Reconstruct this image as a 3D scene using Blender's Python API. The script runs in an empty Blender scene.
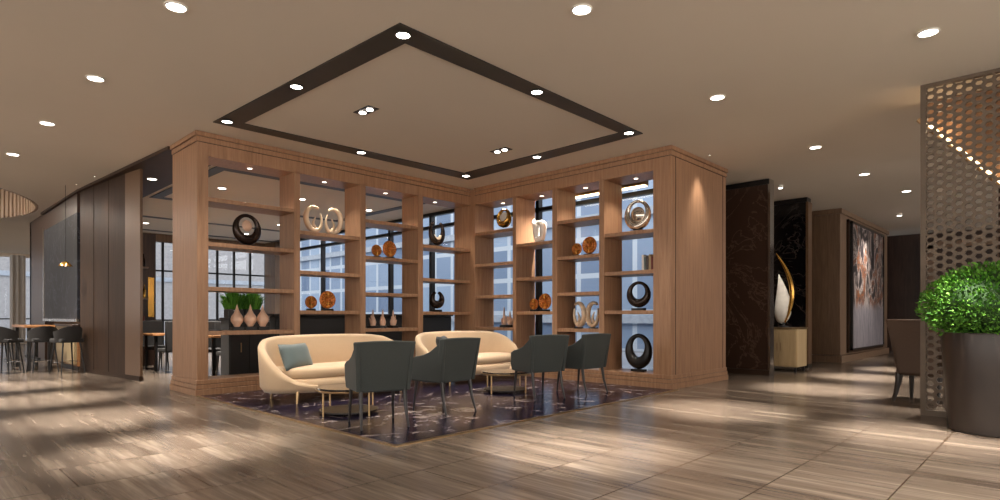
import bpy, bmesh, math, random
from mathutils import Vector, Matrix
random.seed(7)
PI = math.pi
SC = bpy.context.scene
COL = SC.collection

# ------------------------------------------------------------------ materials
def srgb(r, g, b):
    f = lambda c: (c/255/12.92) if c/255 <= 0.04045 else ((c/255+0.055)/1.055)**2.4
    return (f(r), f(g), f(b), 1.0)

class NT:
    def __init__(self, name):
        self.m = bpy.data.materials.new(name); self.m.use_nodes = True
        self.t = self.m.node_tree; self.b = self.t.nodes['Principled BSDF']
    def n(self, typ, **kw):
        x = self.t.nodes.new(typ)
        for k, v in kw.items():
            if k in x.inputs: x.inputs[k].default_value = v
            else: setattr(x, k, v)
        return x
    def l(self, a, b): self.t.links.new(a, b)
    def ramp(self, fac, stops, interp='LINEAR'):
        r = self.n('ShaderNodeValToRGB'); self.l(fac, r.inputs[0])
        e = r.color_ramp.elements; r.color_ramp.interpolation = interp
        while len(e) < len(stops): e.new(0.5)
        for i, (p, c) in enumerate(stops): e[i].position = p; e[i].color = c
        return r.outputs[0]
    def coords(self, scale=(1,1,1), kind='Object', rot=(0,0,0)):
        tc = self.n('ShaderNodeTexCoord'); mp = self.n('ShaderNodeMapping')
        mp.inputs['Scale'].default_value = scale; mp.inputs['Rotation'].default_value = rot
        self.l(tc.outputs[kind], mp.inputs[0]); return mp.outputs[0]
    def bump(self, h, s=0.2, d=0.01):
        b = self.n('ShaderNodeBump'); b.inputs['Strength'].default_value = s; b.inputs['Distance'].default_value = d
        self.l(h, b.inputs['Height']); self.l(b.outputs[0], self.b.inputs['Normal'])

def plain(name, col, rough=0.5, metal=0.0, spec=0.5, noise=0.06, ns=6.0):
    t = NT(name)
    c = t.coords()
    nz = t.n('ShaderNodeTexNoise', Scale=ns, Detail=4.0); t.l(c, nz.inputs['Vector'])
    a = tuple(max(0, x*(1-noise*2)) for x in col[:3])+(1,); b = tuple(min(1, x*(1+noise*2)) for x in col[:3])+(1,)
    t.l(t.ramp(nz.outputs[0], [(0.3, a), (0.7, b)]), t.b.inputs['Base Color'])
    t.b.inputs['Roughness'].default_value = rough; t.b.inputs['Metallic'].default_value = metal
    t.b.inputs['Specular IOR Level'].default_value = spec
    return t.m

def wood(name, c1, c2, rough=0.4, scale=(14, 14, 0.9), spec=0.4):
    t = NT(name)
    c = t.coords(scale)
    n1 = t.n('ShaderNodeTexNoise', Scale=1.6, Detail=6.0, Roughness=0.65, Distortion=0.3); t.l(c, n1.inputs['Vector'])
    c2_ = t.coords((scale[0]*5, scale[1]*5, scale[2]*1.5))
    n2 = t.n('ShaderNodeTexNoise', Scale=2.0, Detail=3.0); t.l(c2_, n2.inputs['Vector'])
    mx = t.n('ShaderNodeMath', operation='MULTIPLY_ADD'); t.l(n2.outputs[0], mx.inputs[0]); mx.inputs[1].default_value = 0.35
    t.l(n1.outputs[0], mx.inputs[2])
    t.l(t.ramp(mx.outputs[0], [(0.45, c1), (0.9, c2)]), t.b.inputs['Base Color'])
    t.b.inputs['Roughness'].default_value = rough; t.b.inputs['Specular IOR Level'].default_value = spec
    t.bump(mx.outputs[0], 0.06, 0.004)
    return t.m

def emis(name, col, s):
    t = NT(name); t.b.inputs['Base Color'].default_value = col
    t.b.inputs['Emission Color'].default_value = col; t.b.inputs['Emission Strength'].default_value = s
    return t.m

def fabric(name, col, rough=0.85, var=0.12, sheen=0.1, scale=160.0):
    t = NT(name); c = t.coords()
    n = t.n('ShaderNodeTexNoise', Scale=scale, Detail=2.0); t.l(c, n.inputs['Vector'])
    a = tuple(x*(1-var) for x in col[:3])+(1,); b = tuple(min(1, x*(1+var)) for x in col[:3])+(1,)
    t.l(t.ramp(n.outputs[0], [(0.35, a), (0.65, b)]), t.b.inputs['Base Color'])
    t.b.inputs['Roughness'].default_value = rough; t.b.inputs['Sheen Weight'].default_value = sheen
    t.bump(n.outputs[0], 0.15, 0.002)
    return t.m

M = {}
M['wood'] = wood('oak_veneer', srgb(136, 101, 75), srgb(171, 132, 101), 0.42)
M['wood_fin'] = wood('brown_veneer', srgb(42, 30, 22), srgb(68, 50, 38), 0.45, spec=0.12)
M['wood_dark'] = wood('dark_veneer', srgb(48, 34, 28), srgb(74, 54, 44), 0.35)
M['wood_table'] = wood('table_oak', srgb(150, 100, 60), srgb(186, 132, 84), 0.35, (3, 14, 14))
M['wood_far'] = wood('far_veneer', srgb(112, 90, 72), srgb(142, 116, 94), 0.4)
M['line'] = plain('dark_groove', srgb(52, 38, 30), 0.6)
M['ceil'] = plain('ceiling_paint', srgb(213, 205, 192), 0.9, spec=0.1, noise=0.01, ns=0.6)
M['wallp'] = plain('beige_wall_paint', srgb(214, 198, 180), 0.85, spec=0.2, noise=0.02)
M['black'] = plain('black_channel', srgb(42, 39, 34), 0.5)
M['blackmetal'] = plain('black_metal', srgb(24, 22, 22), 0.35, 0.2)
M['bronze'] = plain('bronze_mirror', srgb(58, 43, 33), 0.5, 0.0, 0.15)
M['bronze_panel'] = plain('polished_bronze', srgb(108, 82, 60), 0.3, 0.1, noise=0.01)
M['brass'] = plain('brushed_brass', srgb(176, 146, 108), 0.28, 0.9)
M['chrome'] = plain('chrome', srgb(200, 200, 200), 0.15, 1.0)
M['white'] = plain('white_trim', srgb(232, 228, 220), 0.5)
M['lamp'] = emis('lamp_glow', (1.0, 0.93, 0.84, 1), 14.0)
M['lampsm'] = emis('small_lamp_glow', (1.0, 0.86, 0.72, 1), 7.0)
M['warmstrip'] = emis('warm_strip_glow', (1.0, 0.80, 0.48, 1), 5.0)
M['cream'] = fabric('cream_velvet', srgb(212, 184, 150), 0.75, 0.05, 0.25)
M['slate'] = fabric('slate_fabric', srgb(55, 60, 58), 0.85, 0.08)
M['pillow'] = fabric('blue_grey_satin', srgb(92, 106, 106), 0.5, 0.05, 0.3)
M['pillowdark'] = fabric('charcoal_fabric', srgb(54, 58, 60), 0.8, 0.05)
M['brownleather'] = fabric('brown_leather', srgb(84, 66, 54), 0.5, 0.05, 0.0, 60)
M['darkseat'] = fabric('dark_seat_fabric', srgb(40, 38, 38), 0.8, 0.1)
M['leg'] = plain('dark_leg_wood', srgb(34, 28, 26), 0.35)
M['orange'] = plain('copper_orange', srgb(196, 112, 44), 0.4, 0.3)
M['shellc'] = plain('pearl_shell', srgb(222, 196, 166), 0.3, 0.1)
M['blush'] = plain('blush_ceramic', srgb(224, 184, 158), 0.35)
M['darkring'] = plain('dark_bronze_ceramic', srgb(54, 42, 36), 0.25, 0.5)
M['gold'] = plain('polished_gold', srgb(190, 144, 70), 0.18, 0.9)
M['silver'] = plain('polished_silver', srgb(205, 196, 184), 0.15, 0.95)
M['pearl'] = plain('white_porcelain', srgb(236, 230, 220), 0.2)
M['pot'] = plain('dark_planter_lacquer', srgb(50, 42, 38), 0.34)
M['soil'] = plain('soil', srgb(40, 30, 24), 0.95, noise=0.3, ns=40)
M['cab'] = wood('pale_veneer', srgb(176, 152, 112), srgb(202, 178, 138), 0.4, (10, 10, 0.8))
M['red'] = plain('red_lacquer', srgb(120, 40, 28), 0.4)
M['lattice'] = plain('champagne_metal', srgb(98, 84, 70), 0.5, 0.2)
M['curtain'] = fabric('grey_curtain', srgb(176, 170, 164), 0.9, 0.04)

def leafmat(name, a, b):
    t = NT(name); g = t.n('ShaderNodeNewGeometry')
    t.l(t.ramp(g.outputs['Random Per Island'], [(0, a), (1, b)]), t.b.inputs['Base Color'])
    t.b.inputs['Roughness'].default_value = 0.65; t.b.inputs['Specular IOR Level'].default_value = 0.2
    return t.m
M['leaf'] = leafmat('leaf_green', srgb(40, 88, 24), srgb(104, 158, 56))
M['leafcore'] = plain('leaf_core', srgb(38, 70, 26), 0.8)

def floormat():
    t = NT('striated_wood_marble')
    # grain runs along world Y
    g = t.n('ShaderNodeNewGeometry')
    def mp(sc, rot=0.0):
        m = t.n('ShaderNodeMapping'); m.inputs['Scale'].default_value = sc; m.inputs['Rotation'].default_value = (0, 0, rot)
        t.l(g.outputs['Position'], m.inputs[0]); return m.outputs[0]
    br = t.n('ShaderNodeTexBrick', offset=0.5)
    br.inputs['Scale'].default_value = 1.0; br.inputs['Brick Width'].default_value = 1.2; br.inputs['Row Height'].default_value = 0.64
    br.inputs['Mortar Size'].default_value = 0.006; br.inputs['Mortar Smooth'].default_value = 0.4
    br.inputs['Color1'].default_value = (0, 0, 0, 1); br.inputs['Color2'].default_value = (1, 1, 1, 1)
    br.inputs['Mortar'].default_value = (0.5, 0.5, 0.5, 1)
    off = t.n('ShaderNodeMapping'); off.inputs['Location'].default_value = (0.35, -0.13, 0)
    t.l(g.outputs['Position'], off.inputs[0]); t.l(off.outputs[0], br.inputs['Vector'])
    # per tile shift of the veining
    sh = t.n('ShaderNodeVectorMath', operation='MULTIPLY_ADD'); t.l(br.outputs['Color'], sh.inputs[0])
    sh.inputs[1].default_value = (0.5, 0.3, 0.0); t.l(mp((4.2, 0.36, 1), 0.03), sh.inputs[2])
    n1 = t.n('ShaderNodeTexNoise', Scale=1.3, Detail=7.0, Roughness=0.62, Distortion=0.35); t.l(sh.outputs[0], n1.inputs['Vector'])
    sh2 = t.n('ShaderNodeVectorMath', operation='MULTIPLY_ADD'); t.l(br.outputs['Color'], sh2.inputs[0])
    sh2.inputs[1].default_value = (1.0, 0.7, 0.0); t.l(mp((22.0, 0.8, 1), 0.03), sh2.inputs[2])
    n2 = t.n('ShaderNodeTexNoise', Scale=1.2, Detail=4.0, Roughness=0.6); t.l(sh2.outputs[0], n2.inputs['Vector'])
    mx = t.n('ShaderNodeMath', operation='MULTIPLY_ADD'); t.l(n2.outputs[0], mx.inputs[0]); mx.inputs[1].default_value = 0.55
    t.l(n1.outputs[0], mx.inputs[2])
    c = t.ramp(mx.outputs[0], [(0.54, srgb(76, 63, 54)), (0.67, srgb(98, 86, 76)), (0.82, srgb(116, 103, 91)), (1.0, srgb(146, 132, 118))])
    jm = t.n('ShaderNodeMix', data_type='RGBA'); t.l(br.outputs['Fac'], jm.inputs['Factor'])
    t.l(c, jm.inputs[6]); jm.inputs[7].default_value = srgb(66, 50, 38)
    t.l(jm.outputs[2], t.b.inputs['Base Color'])
    t.b.inputs['Roughness'].default_value = 0.24; t.b.inputs['Specular IOR Level'].default_value = 0.35
    return t.m
M['floor'] = floormat()

def rugmat():
    t = NT('navy_patterned_marble')
    c = t.coords((1, 1, 1))
    n = t.n('ShaderNodeTexNoise', Scale=2.4, Detail=6.0, Roughness=0.6, Distortion=1.8); t.l(c, n.inputs['Vector'])
    n2 = t.n('ShaderNodeTexNoise', Scale=9.0, Detail=4.0, Roughness=0.7, Distortion=1.5); t.l(c, n2.inputs['Vector'])
    mx = t.n('ShaderNodeMath', operation='MULTIPLY_ADD'); t.l(n2.outputs[0], mx.inputs[0]); mx.inputs[1].default_value = 0.55; t.l(n.outputs[0], mx.inputs[2])
    t.l(t.ramp(mx.outputs[0], [(0.0, srgb(10, 9, 16)), (0.70, srgb(16, 14, 28)), (0.80, srgb(36, 30, 52)), (0.87, srgb(58, 50, 62)), (0.92, srgb(160, 148, 142)), (1.0, srgb(120, 106, 100))]), t.b.inputs['Base Color'])
    t.b.inputs['Roughness'].default_value = 0.2; t.b.inputs['Specular IOR Level'].default_value = 0.1
    t.bump(n2.outputs[0], 0.12, 0.004)
    return t.m
M['rug'] = rugmat()

def marble(name, base, vein, rough=0.12):
    t = NT(name); c = t.coords()
    n = t.n('ShaderNodeTexNoise', Scale=1.1, Detail=8.0, Roughness=0.6, Distortion=1.6); t.l(c, n.inputs['Vector'])
    t.l(t.ramp(n.outputs[0], [(0.0, base), (0.485, base), (0.5, vein), (0.515, base), (1, base)]), t.b.inputs['Base Color'])
    t.b.inputs['Roughness'].default_value = rough
    return t.m
M['blackmarble'] = marble('black_marble', srgb(16, 15, 18), srgb(70, 64, 62))
M['bluemarble'] = marble('blue_black_marble', srgb(16, 18, 28), srgb(70, 72, 84), 0.6)
M['brownglass'] = marble('smoked_brown_glass', srgb(62, 46, 38), srgb(92, 72, 60), 0.16)

def paintmat():
    t = NT('abstract_canvas'); c = t.coords((1.0, 1.0, 0.62))
    n = t.n('ShaderNodeTexNoise', Scale=1.3, Detail=5.0, Roughness=0.6, Distortion=2.2); t.l(c, n.inputs['Vector'])
    A = t.ramp(n.outputs[0], [(0.30, srgb(20, 16, 20)), (0.455, srgb(34, 28, 32)), (0.475, srgb(120, 104, 100)), (0.51, srgb(186, 176, 172)), (0.54, srgb(60, 46, 44)), (0.58, srgb(150, 90, 48)), (0.62, srgb(60, 54, 58)), (0.8, srgb(30, 26, 28))])
    n2 = t.n('ShaderNodeTexNoise', Scale=3.5, Detail=4.0, Distortion=1.0); t.l(t.coords((4, 4, 0.5)), n2.inputs['Vector'])
    B = t.ramp(n2.outputs[0], [(0.3, srgb(104, 100, 108)), (0.6, srgb(148, 142, 148)), (0.8, srgb(84, 80, 90))])
    tc = t.n('ShaderNodeTexCoord'); sx = t.n('ShaderNodeSeparateXYZ'); t.l(tc.outputs['Object'], sx.inputs[0])
    mr = t.n('ShaderNodeMapRange'); t.l(sx.outputs[2], mr.inputs[0]); mr.inputs[1].default_value = -0.35; mr.inputs[2].default_value = -0.6
    m = t.n('ShaderNodeMix', data_type='RGBA'); t.l(mr.outputs[0], m.inputs['Factor']); t.l(A, m.inputs[6]); t.l(B, m.inputs[7])
    t.l(m.outputs[2], t.b.inputs['Base Color']); t.b.inputs['Roughness'].default_value = 0.5
    return t.m
M['painting'] = paintmat()

def glassmat(name='window_glass', tint=(0.93, 0.96, 1.0, 1)):
    t = NT(name)
    tr = t.n('ShaderNodeBsdfTransparent'); tr.inputs[0].default_value = tint
    gl = t.n('ShaderNodeBsdfGlossy'); gl.inputs['Roughness'].default_value = 0.03
    mx = t.n('ShaderNodeMixShader'); mx.inputs[0].default_value = 0.04
    t.l(tr.outputs[0], mx.inputs[1]); t.l(gl.outputs[0], mx.inputs[2])
    t.l(mx.outputs[0], t.t.nodes['Material Output'].inputs[0])
    return t.m
M['glass'] = glassmat()

def facademat():
    t = NT('pale_blue_facade'); c = t.coords((1, 1, 1), rot=(0, 0, 0))
    tc = t.n('ShaderNodeTexCoord'); sx = t.n('ShaderNodeSeparateXYZ'); t.l(tc.outputs['Object'], sx.inputs[0])
    cb = t.n('ShaderNodeCombineXYZ')
    ad = t.n('ShaderNodeMath', operation='ADD'); t.l(sx.outputs[0], ad.inputs[0]); t.l(sx.outputs[1], ad.inputs[1])
    t.l(ad.outputs[0], cb.inputs[0]); t.l(sx.outputs[2], cb.inputs[1])
    br = t.n('ShaderNodeTexBrick', offset=0.0); t.l(cb.outputs[0], br.inputs['Vector'])
    br.inputs['Scale'].default_value = 1.0; br.inputs['Brick Width'].default_value = 1.1; br.inputs['Row Height'].default_value = 1.25
    br.inputs['Mortar Size'].default_value = 0.09; br.inputs['Mortar Smooth'].default_value = 0.1
    br.inputs['Color1'].default_value = srgb(92, 112, 140); br.inputs['Color2'].default_value = srgb(140, 160, 184)
    br.inputs['Mortar'].default_value = srgb(174, 186, 198)
    t.l(br.outputs[0], t.b.inputs['Base Color']); t.b.inputs['Roughness'].default_value = 0.5
    return t.m
M['facade'] = facademat()
M['facade_grey'] = plain('pale_grey_render', srgb(150, 150, 152), 0.8)
M['ledge'] = plain('pale_stone_ledge', srgb(150, 160, 172), 0.7)

# ------------------------------------------------------------------ mesh helpers
class MB:
    def __init__(s): s.v = []; s.f = []
    def add(s, vs, fs):
        o = len(s.v); s.v += [tuple(v) for v in vs]; s.f += [tuple(i+o for i in f) for f in fs]; return s
    def box(s, x0, y0, z0, x1, y1, z1, c=0.0):
        x0, x1 = sorted((x0, x1)); y0, y1 = sorted((y0, y1)); z0, z1 = sorted((z0, z1))
        b = [(x0,y0,z0),(x1,y0,z0),(x1,y1,z0),(x0,y1,z0),(x0,y0,z1),(x1,y0,z1),(x1,y1,z1),(x0,y1,z1)]
        return s.add(b, [(0,3,2,1),(4,5,6,7),(0,1,5,4),(1,2,6,5),(2,3,7,6),(3,0,4,7)])
    def prism(s, pts, z0, z1):
        n = len(pts); vs = [(x, y, z0) for x, y in pts]+[(x, y, z1) for x, y in pts]
        return s.add(vs, [tuple(range(n-1, -1, -1)), tuple(range(n, 2*n))]+[(i, (i+1)%n, n+(i+1)%n, n+i) for i in range(n)])
    def lathe(s, prof, c=(0,0,0), n=24, M4=None, cap=True):
        vs = []; fs = []
        for r, z in prof:
            for i in range(n):
                a = 2*PI*i/n; p = Vector((r*math.cos(a), r*math.sin(a), z))
                if M4 is not None: p = M4 @ p
                vs.append((p.x+c[0], p.y+c[1], p.z+c[2]))
        m = len(prof)
        for j in range(m-1):
            for i in range(n): fs.append((j*n+i, j*n+(i+1)%n, (j+1)*n+(i+1)%n, (j+1)*n+i))
        if cap and prof[0][0] > 1e-6: fs.append(tuple(range(n-1, -1, -1)))
        if cap and prof[-1][0] > 1e-6: fs.append(tuple((m-1)*n+i for i in range(n)))
        return s.add(vs, fs)
    def tube(s, pts, rads, n=10, closed=False, squash=None):
        P = [Vector(p) for p in pts]; m = len(P); vs = []
        if not hasattr(rads, '__len__'): rads = [rads]*m
        prev = None
        for i in range(m):
            if closed: d = P[(i+1)%m]-P[i-1]
            else: d = P[min(i+1, m-1)]-P[max(i-1, 0)]
            d.normalize()
            if prev is None:
                up = Vector((0,0,1)) if abs(d.z) < 0.9 else Vector((1,0,0))
                u = d.cross(up).normalized()
            else:
                u = (prev - d*prev.dot(d)).normalized()
            w = d.cross(u); prev = u
            for k in range(n):
                a = 2*PI*k/n
                su, sw = squash if squash else (1, 1)
                vs.append(P[i]+(u*math.cos(a)*su+w*math.sin(a)*sw)*rads[i])
        fs = []
        for i in range(m if closed else m-1):
            for k in range(n): fs.append((i*n+k, i*n+(k+1)%n, ((i+1)%m)*n+(k+1)%n, ((i+1)%m)*n+k))
        if not closed: fs += [tuple(range(n-1,-1,-1)), tuple((m-1)*n+k for k in range(n))]
        return s.add(vs, fs)
    def build(s, name, mat, parent=None, local=False, bevel=0.0, smooth=True, ang=40):
        me = bpy.data.meshes.new(name)
        off = Vector((0,0,0))
        if parent is not None and not local:
            p = parent
            while p is not None: off = off+p.location; p = p.parent
        me.from_pydata([tuple(Vector(v)-off) for v in s.v], [], s.f)
        bm = bmesh.new(); bm.from_mesh(me)
        bmesh.ops.remove_doubles(bm, verts=bm.verts, dist=1e-6)
        bmesh.ops.recalc_face_normals(bm, faces=bm.faces); bm.to_mesh(me); bm.free()
        if smooth:
            for p in me.polygons: p.use_smooth = True
            me.set_sharp_from_angle(angle=math.radians(ang))
        me.materials.append(M[mat] if isinstance(mat, str) else mat)
        o = bpy.data.objects.new(name, me); COL.objects.link(o)
        if parent is not None: o.parent = parent
        if bevel:
            b = o.modifiers.new('bevel', 'BEVEL'); b.width = bevel; b.segments = 2; b.limit_method = 'ANGLE'
        return o

def tag(o, label, cat, group=None):
    o['label'] = label; o['category'] = cat
    if group: o['group'] = group
    return o
def thing(name, label, cat, loc=(0,0,0), rz=0.0, group=None):
    o = bpy.data.objects.new(name, None); COL.objects.link(o); o.empty_display_size = 0.1
    o.location = loc; o.rotation_euler = (0, 0, rz)
    return tag(o, label, cat, group)
def struct(o, **kw):
    o['kind'] = 'structure'
    for k, v in kw.items(): o[k] = v
    return o
def kids(o): return [c for c in bpy.data.objects if c.parent is o]
def dup(root, loc, rz=None, label=None, group=None):
    r = root.copy(); COL.objects.link(r); r.location = loc
    if rz is not None: r.rotation_euler = (0, 0, rz)
    if label: r['label'] = label
    if group: r['group'] = group
    for ch in kids(root):
        c = ch.copy(); COL.objects.link(c); c.parent = r
        for g in kids(ch):
            d = g.copy(); COL.objects.link(d); d.parent = c
    return r
def one(mb, name, mat, loc, **kw):       # single mesh thing: built in local coordinates, origin at loc
    o = mb.build(name, mat, None, **kw); o.location = loc; return o

CH = 3.7
# ------------------------------------------------------------------ setting
struct(MB().box(-7, -5, -0.1, 9.5, 20.7, 0.0).box(9.5, -5, -0.1, 22.5, 5.3, 0.0).box(-7, 20.7, -0.1, 4.7, 31.5, 0.0).build('floor', 'floor'))
# ceiling with the round recess at the far left
def ceiling():
    mb = MB(); cx, cy, R = -1.9, 18.2, 4.4; n = 96; sq = 4.5
    Z0, Z1 = CH, CH+0.25
    def slab(x0, y0, x1, y1): mb.box(x0, y0, Z0, x1, y1, Z1)
    slab(-7, -5, 9.4, cy-sq); slab(-7, cy-sq, cx-sq, cy+sq); slab(cx+sq, cy-sq, 9.4, 20.6); slab(cx+sq, 20.6, 4.7, cy+sq); slab(-7, cy+sq, 4.7, 31.5)
    slab(9.4, -5, 22.5, 4.75); slab(10.1, 4.75, 22.5, 5.5)
    ring = [(cx+R*math.cos(2*PI*i/n), cy+R*math.sin(2*PI*i/n)) for i in range(n)]
    out = []
    for i in range(n):
        a = 2*PI*i/n; k = sq/max(abs(math.cos(a)), abs(math.sin(a))); out.append((cx+k*math.cos(a), cy+k*math.sin(a)))
    vs = []
    for z in (Z0, Z1): vs += [(x, y, z) for x, y in ring]+[(x, y, z) for x, y in out]
    fs = []
    for i in range(n):
        j = (i+1) % n
        fs += [(i, j, n+j, n+i), (2*n+i, 2*n+j, 3*n+j, 3*n+i), (i, j, 2*n+j, 2*n+i)]
    mb.add(vs, fs)
    return mb.build('ceiling', 'ceil', smooth=False)
struct(ceiling())
# slatted drum inside the recess
mb = MB(); n = 150
for i in range(n):
    a = 2*PI*i/n; b = a+2*PI/n*0.62
    p = [(-1.9+r*math.cos(t), 18.2+r*math.sin(t)) for r, t in ((4.39, a), (4.39, b), (4.33, b), (4.33, a))]
    mb.prism(p, CH+0.0, CH+0.79)
struct(mb.build('trim_2', 'wood_far'), label='wood slats around the round ceiling recess')
mb = MB(); mb.lathe([(4.48, CH+0.25), (4.48, CH+0.8), (4.57, CH+0.8), (4.57, CH+0.25)], (-1.9, 18.2, 0), 96, None, False)
mb.lathe([(0.001, CH+0.8), (4.57, CH+0.8), (4.57, CH+0.86), (0.001, CH+0.86)], (-1.9, 18.2, 0), 96)
struct(mb.build('trim_3', 'ceil'), label='drum over the round ceiling recess')

for i in range(6):
    a = 2*PI*i/6; l = bpy.data.lights.new('recess_glow', 'POINT'); l.energy = 45; l.color = (1.0, 0.9, 0.78); l.shadow_soft_size = 0.1
    o = bpy.data.objects.new('recess_glow', l); COL.objects.link(o); o.location = (-1.9+3.2*math.cos(a), 18.2+3.2*math.sin(a), CH+0.4)

# black rectangular channels in the ceiling
def channel(name, outer, inner, label):
    mb = MB(); z0, z1 = CH-0.012, CH-0.0005
    for i in range(4):
        j = (i+1) % 4
        mb.prism([outer[i], outer[j], inner[j], inner[i]], z0, z1)
    return struct(mb.build(name, 'black', smooth=False), label=label)
channel('trim_1', [(3.12, 4.23), (7.38, 4.30), (7.57, 8.12), (2.98, 8.17)], [(3.38, 4.50), (7.12, 4.52), (7.17, 7.80), (3.28, 7.93)], 'black square channel in the ceiling over the lounge')
channel('trim_4', [(3.9, 10.5), (8.5, 10.5), (8.5, 14.3), (3.9, 14.3)], [(4.1, 10.72), (8.3, 10.72), (8.3, 14.1), (4.1, 14.1)], 'black square channel in the ceiling of the back room')
channel('trim_5', [(4.2, 17.0), (9.3, 17.0), (9.3, 19.8), (4.2, 19.8)], [(4.4, 17.2), (9.1, 17.2), (9.1, 19.6), (4.4, 19.6)], 'second black channel in the ceiling of the back room')
struct(MB().prism([(2.93, 9.82), (3.75, 9.82), (3.75, 14.2), (3.9, 18.2), (2.60, 18.4), (2.64, 14.5)], CH-0.05, CH-0.001).build('trim_6', 'bronze', smooth=False), label='dark bronze ceiling strip beyond the left shelf end')

# walls
struct(MB().box(-7.2, -5, 0, -7, 31.5, 1.0).build('wall_left', 'wallp'))
struct(MB().box(-7.2, -5.2, 0, 22.5, -5, 0.6).build('wall_front', 'wallp'))
struct(MB().box(22.3, -5, 0, 22.5, 5.2, CH).build('wall_right', 'wood_dark'))
# far end wall with windows and curtains (left background)
mb = MB().box(-7, 30.9, 0, 9.4, 31.1, 0.12).box(-7, 30.9, 3.55, 4.7, 31.1, CH).box(4.62, 20.6, 0, 4.7, 31.1, CH)
struct(mb.build('wall_far', 'wallp'))
w = struct(MB().box(-2.0, 30.97, 0.12, 4.6, 30.99, 3.55).build('window_1', 'glass'))
mb = MB()
for i in range(8): mb.box(-2.0+i*0.94-0.03, 30.90, 0.12, -2.0+i*0.94+0.03, 31.0, 3.55)
mb.box(-2, 30.9, 1.0, 4.6, 31.0, 1.05)
mb.build('window_frame', 'blackmetal', w)
struct(MB().box(-7, 30.85, 0, -2.0, 31.0, CH).build('wall_corner', 'wallp'))
# back wall of the room behind the shelves (Y = 20.4)
mb = MB().box(2.68, 20.4, 0, 4.3, 20.6, CH).box(9.3, 20.4, 0, 9.5, 20.6, CH).box(4.3, 20.4, 3.45, 9.3, 20.6, CH).box(9.2, 19.6, 0, 9.38, 20.4, CH)
struct(mb.build('wall_back', 'wood_far'))
w = struct(MB().box(4.3, 20.47, 0, 9.3, 20.49, 3.45).build('window_2', 'glass'))
mb = MB()
for i in range(10): mb.box(4.3+i*0.55-0.03, 20.42, 0, 4.3+i*0.55+0.03, 20.5, 3.45)
for z in (1.0, 2.55): mb.box(4.3, 20.42, z-0.025, 9.3, 20.5, z+0.025)
mb.build('window_frame', 'blackmetal', w)
# long window wall X = 9.4
w = struct(MB().box(9.44, 4.75, 0.1, 9.46, 20.4, 3.7).build('window_3', 'glass'))
mb = MB()
for y in (4.78, 6.3, 7.95, 9.6, 11.45, 13.2, 15.0, 16.8, 18.6, 20.36): mb.box(9.38, y-0.045, 0.1, 9.5, y+0.045, 3.7)
mb.box(9.38, 4.75, 3.30, 9.5, 20.4, 3.38).box(9.38, 4.75, 0.0, 9.5, 20.4, 0.12).box(9.38, 4.75, 3.62, 9.5, 20.4, 3.7)
mb.build('window_frame', 'blackmetal', w)
# closing wall between window wall and the corridor on the right
struct(MB().box(9.4, 4.62, 0, 10.2, 4.75, CH).box(10.1, 4.75, 0, 10.2, 5.35, CH).box(10.1, 5.35, 0, 15.7, 5.5, CH).build('wall_corridor', 'wood_far'))
struct(MB().box(2.68, 18.35, 0, 2.86, 20.6, CH).build('wall_side', 'wood_dark'))

# building across the courtyard
t = thing('office_building', 'pale blue office building seen outside through the windows', 'building', (18.5, 20, 0))
MB().box(16.5, 5.6, 0, 20, 33, 24).build('facade', 'facade', t)
for k in range(7): MB().box(16.35, 5.5, 0.9+k*3.4, 16.55, 33, 1.15+k*3.4).build('ledge', 'ledge', t)
t = thing('office_building', 'grey blue building outside beyond the far left windows', 'building', (0, 48, 0))
MB().box(-20, 46, 0, 40, 50, 22).build('facade', 'facade_grey', t)
MB().box(-20, 45.9, 3.6, 40, 46.05, 3.9).build('ledge', 'ledge', t)
struct(MB().box(9.5, 5.3, -0.12, 40, 60, -0.02).box(4.7, 20.7, -0.12, 9.5, 31.5, -0.02).box(-30, 31.5, -0.12, 9.5, 60, -0.02).build('ground', plain('paving', srgb(150, 156, 164), 0.8)))

# ------------------------------------------------------------------ the patterned inlay under the lounge
t = thing('area_rug', 'dark navy glossy patterned floor piece under the lounge seating', 'rug', (5.5, 6.4, 0))
MB().prism([(3.00, 4.12), (8.16, 4.22), (8.14, 8.66), (2.98, 8.66)], 0.0, 0.008).build('carpet', 'rug', t, smooth=False)
mb = MB()
mb.prism([(2.96, 4.07), (8.2, 4.17), (8.2, 4.22), (3.0, 4.12)], 0.0, 0.009).prism([(2.96, 4.07), (3.0, 4.12), (2.98, 8.66), (2.94, 8.66)], 0.0, 0.009)
mb.build('border', 'brass', t, smooth=False)

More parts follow.
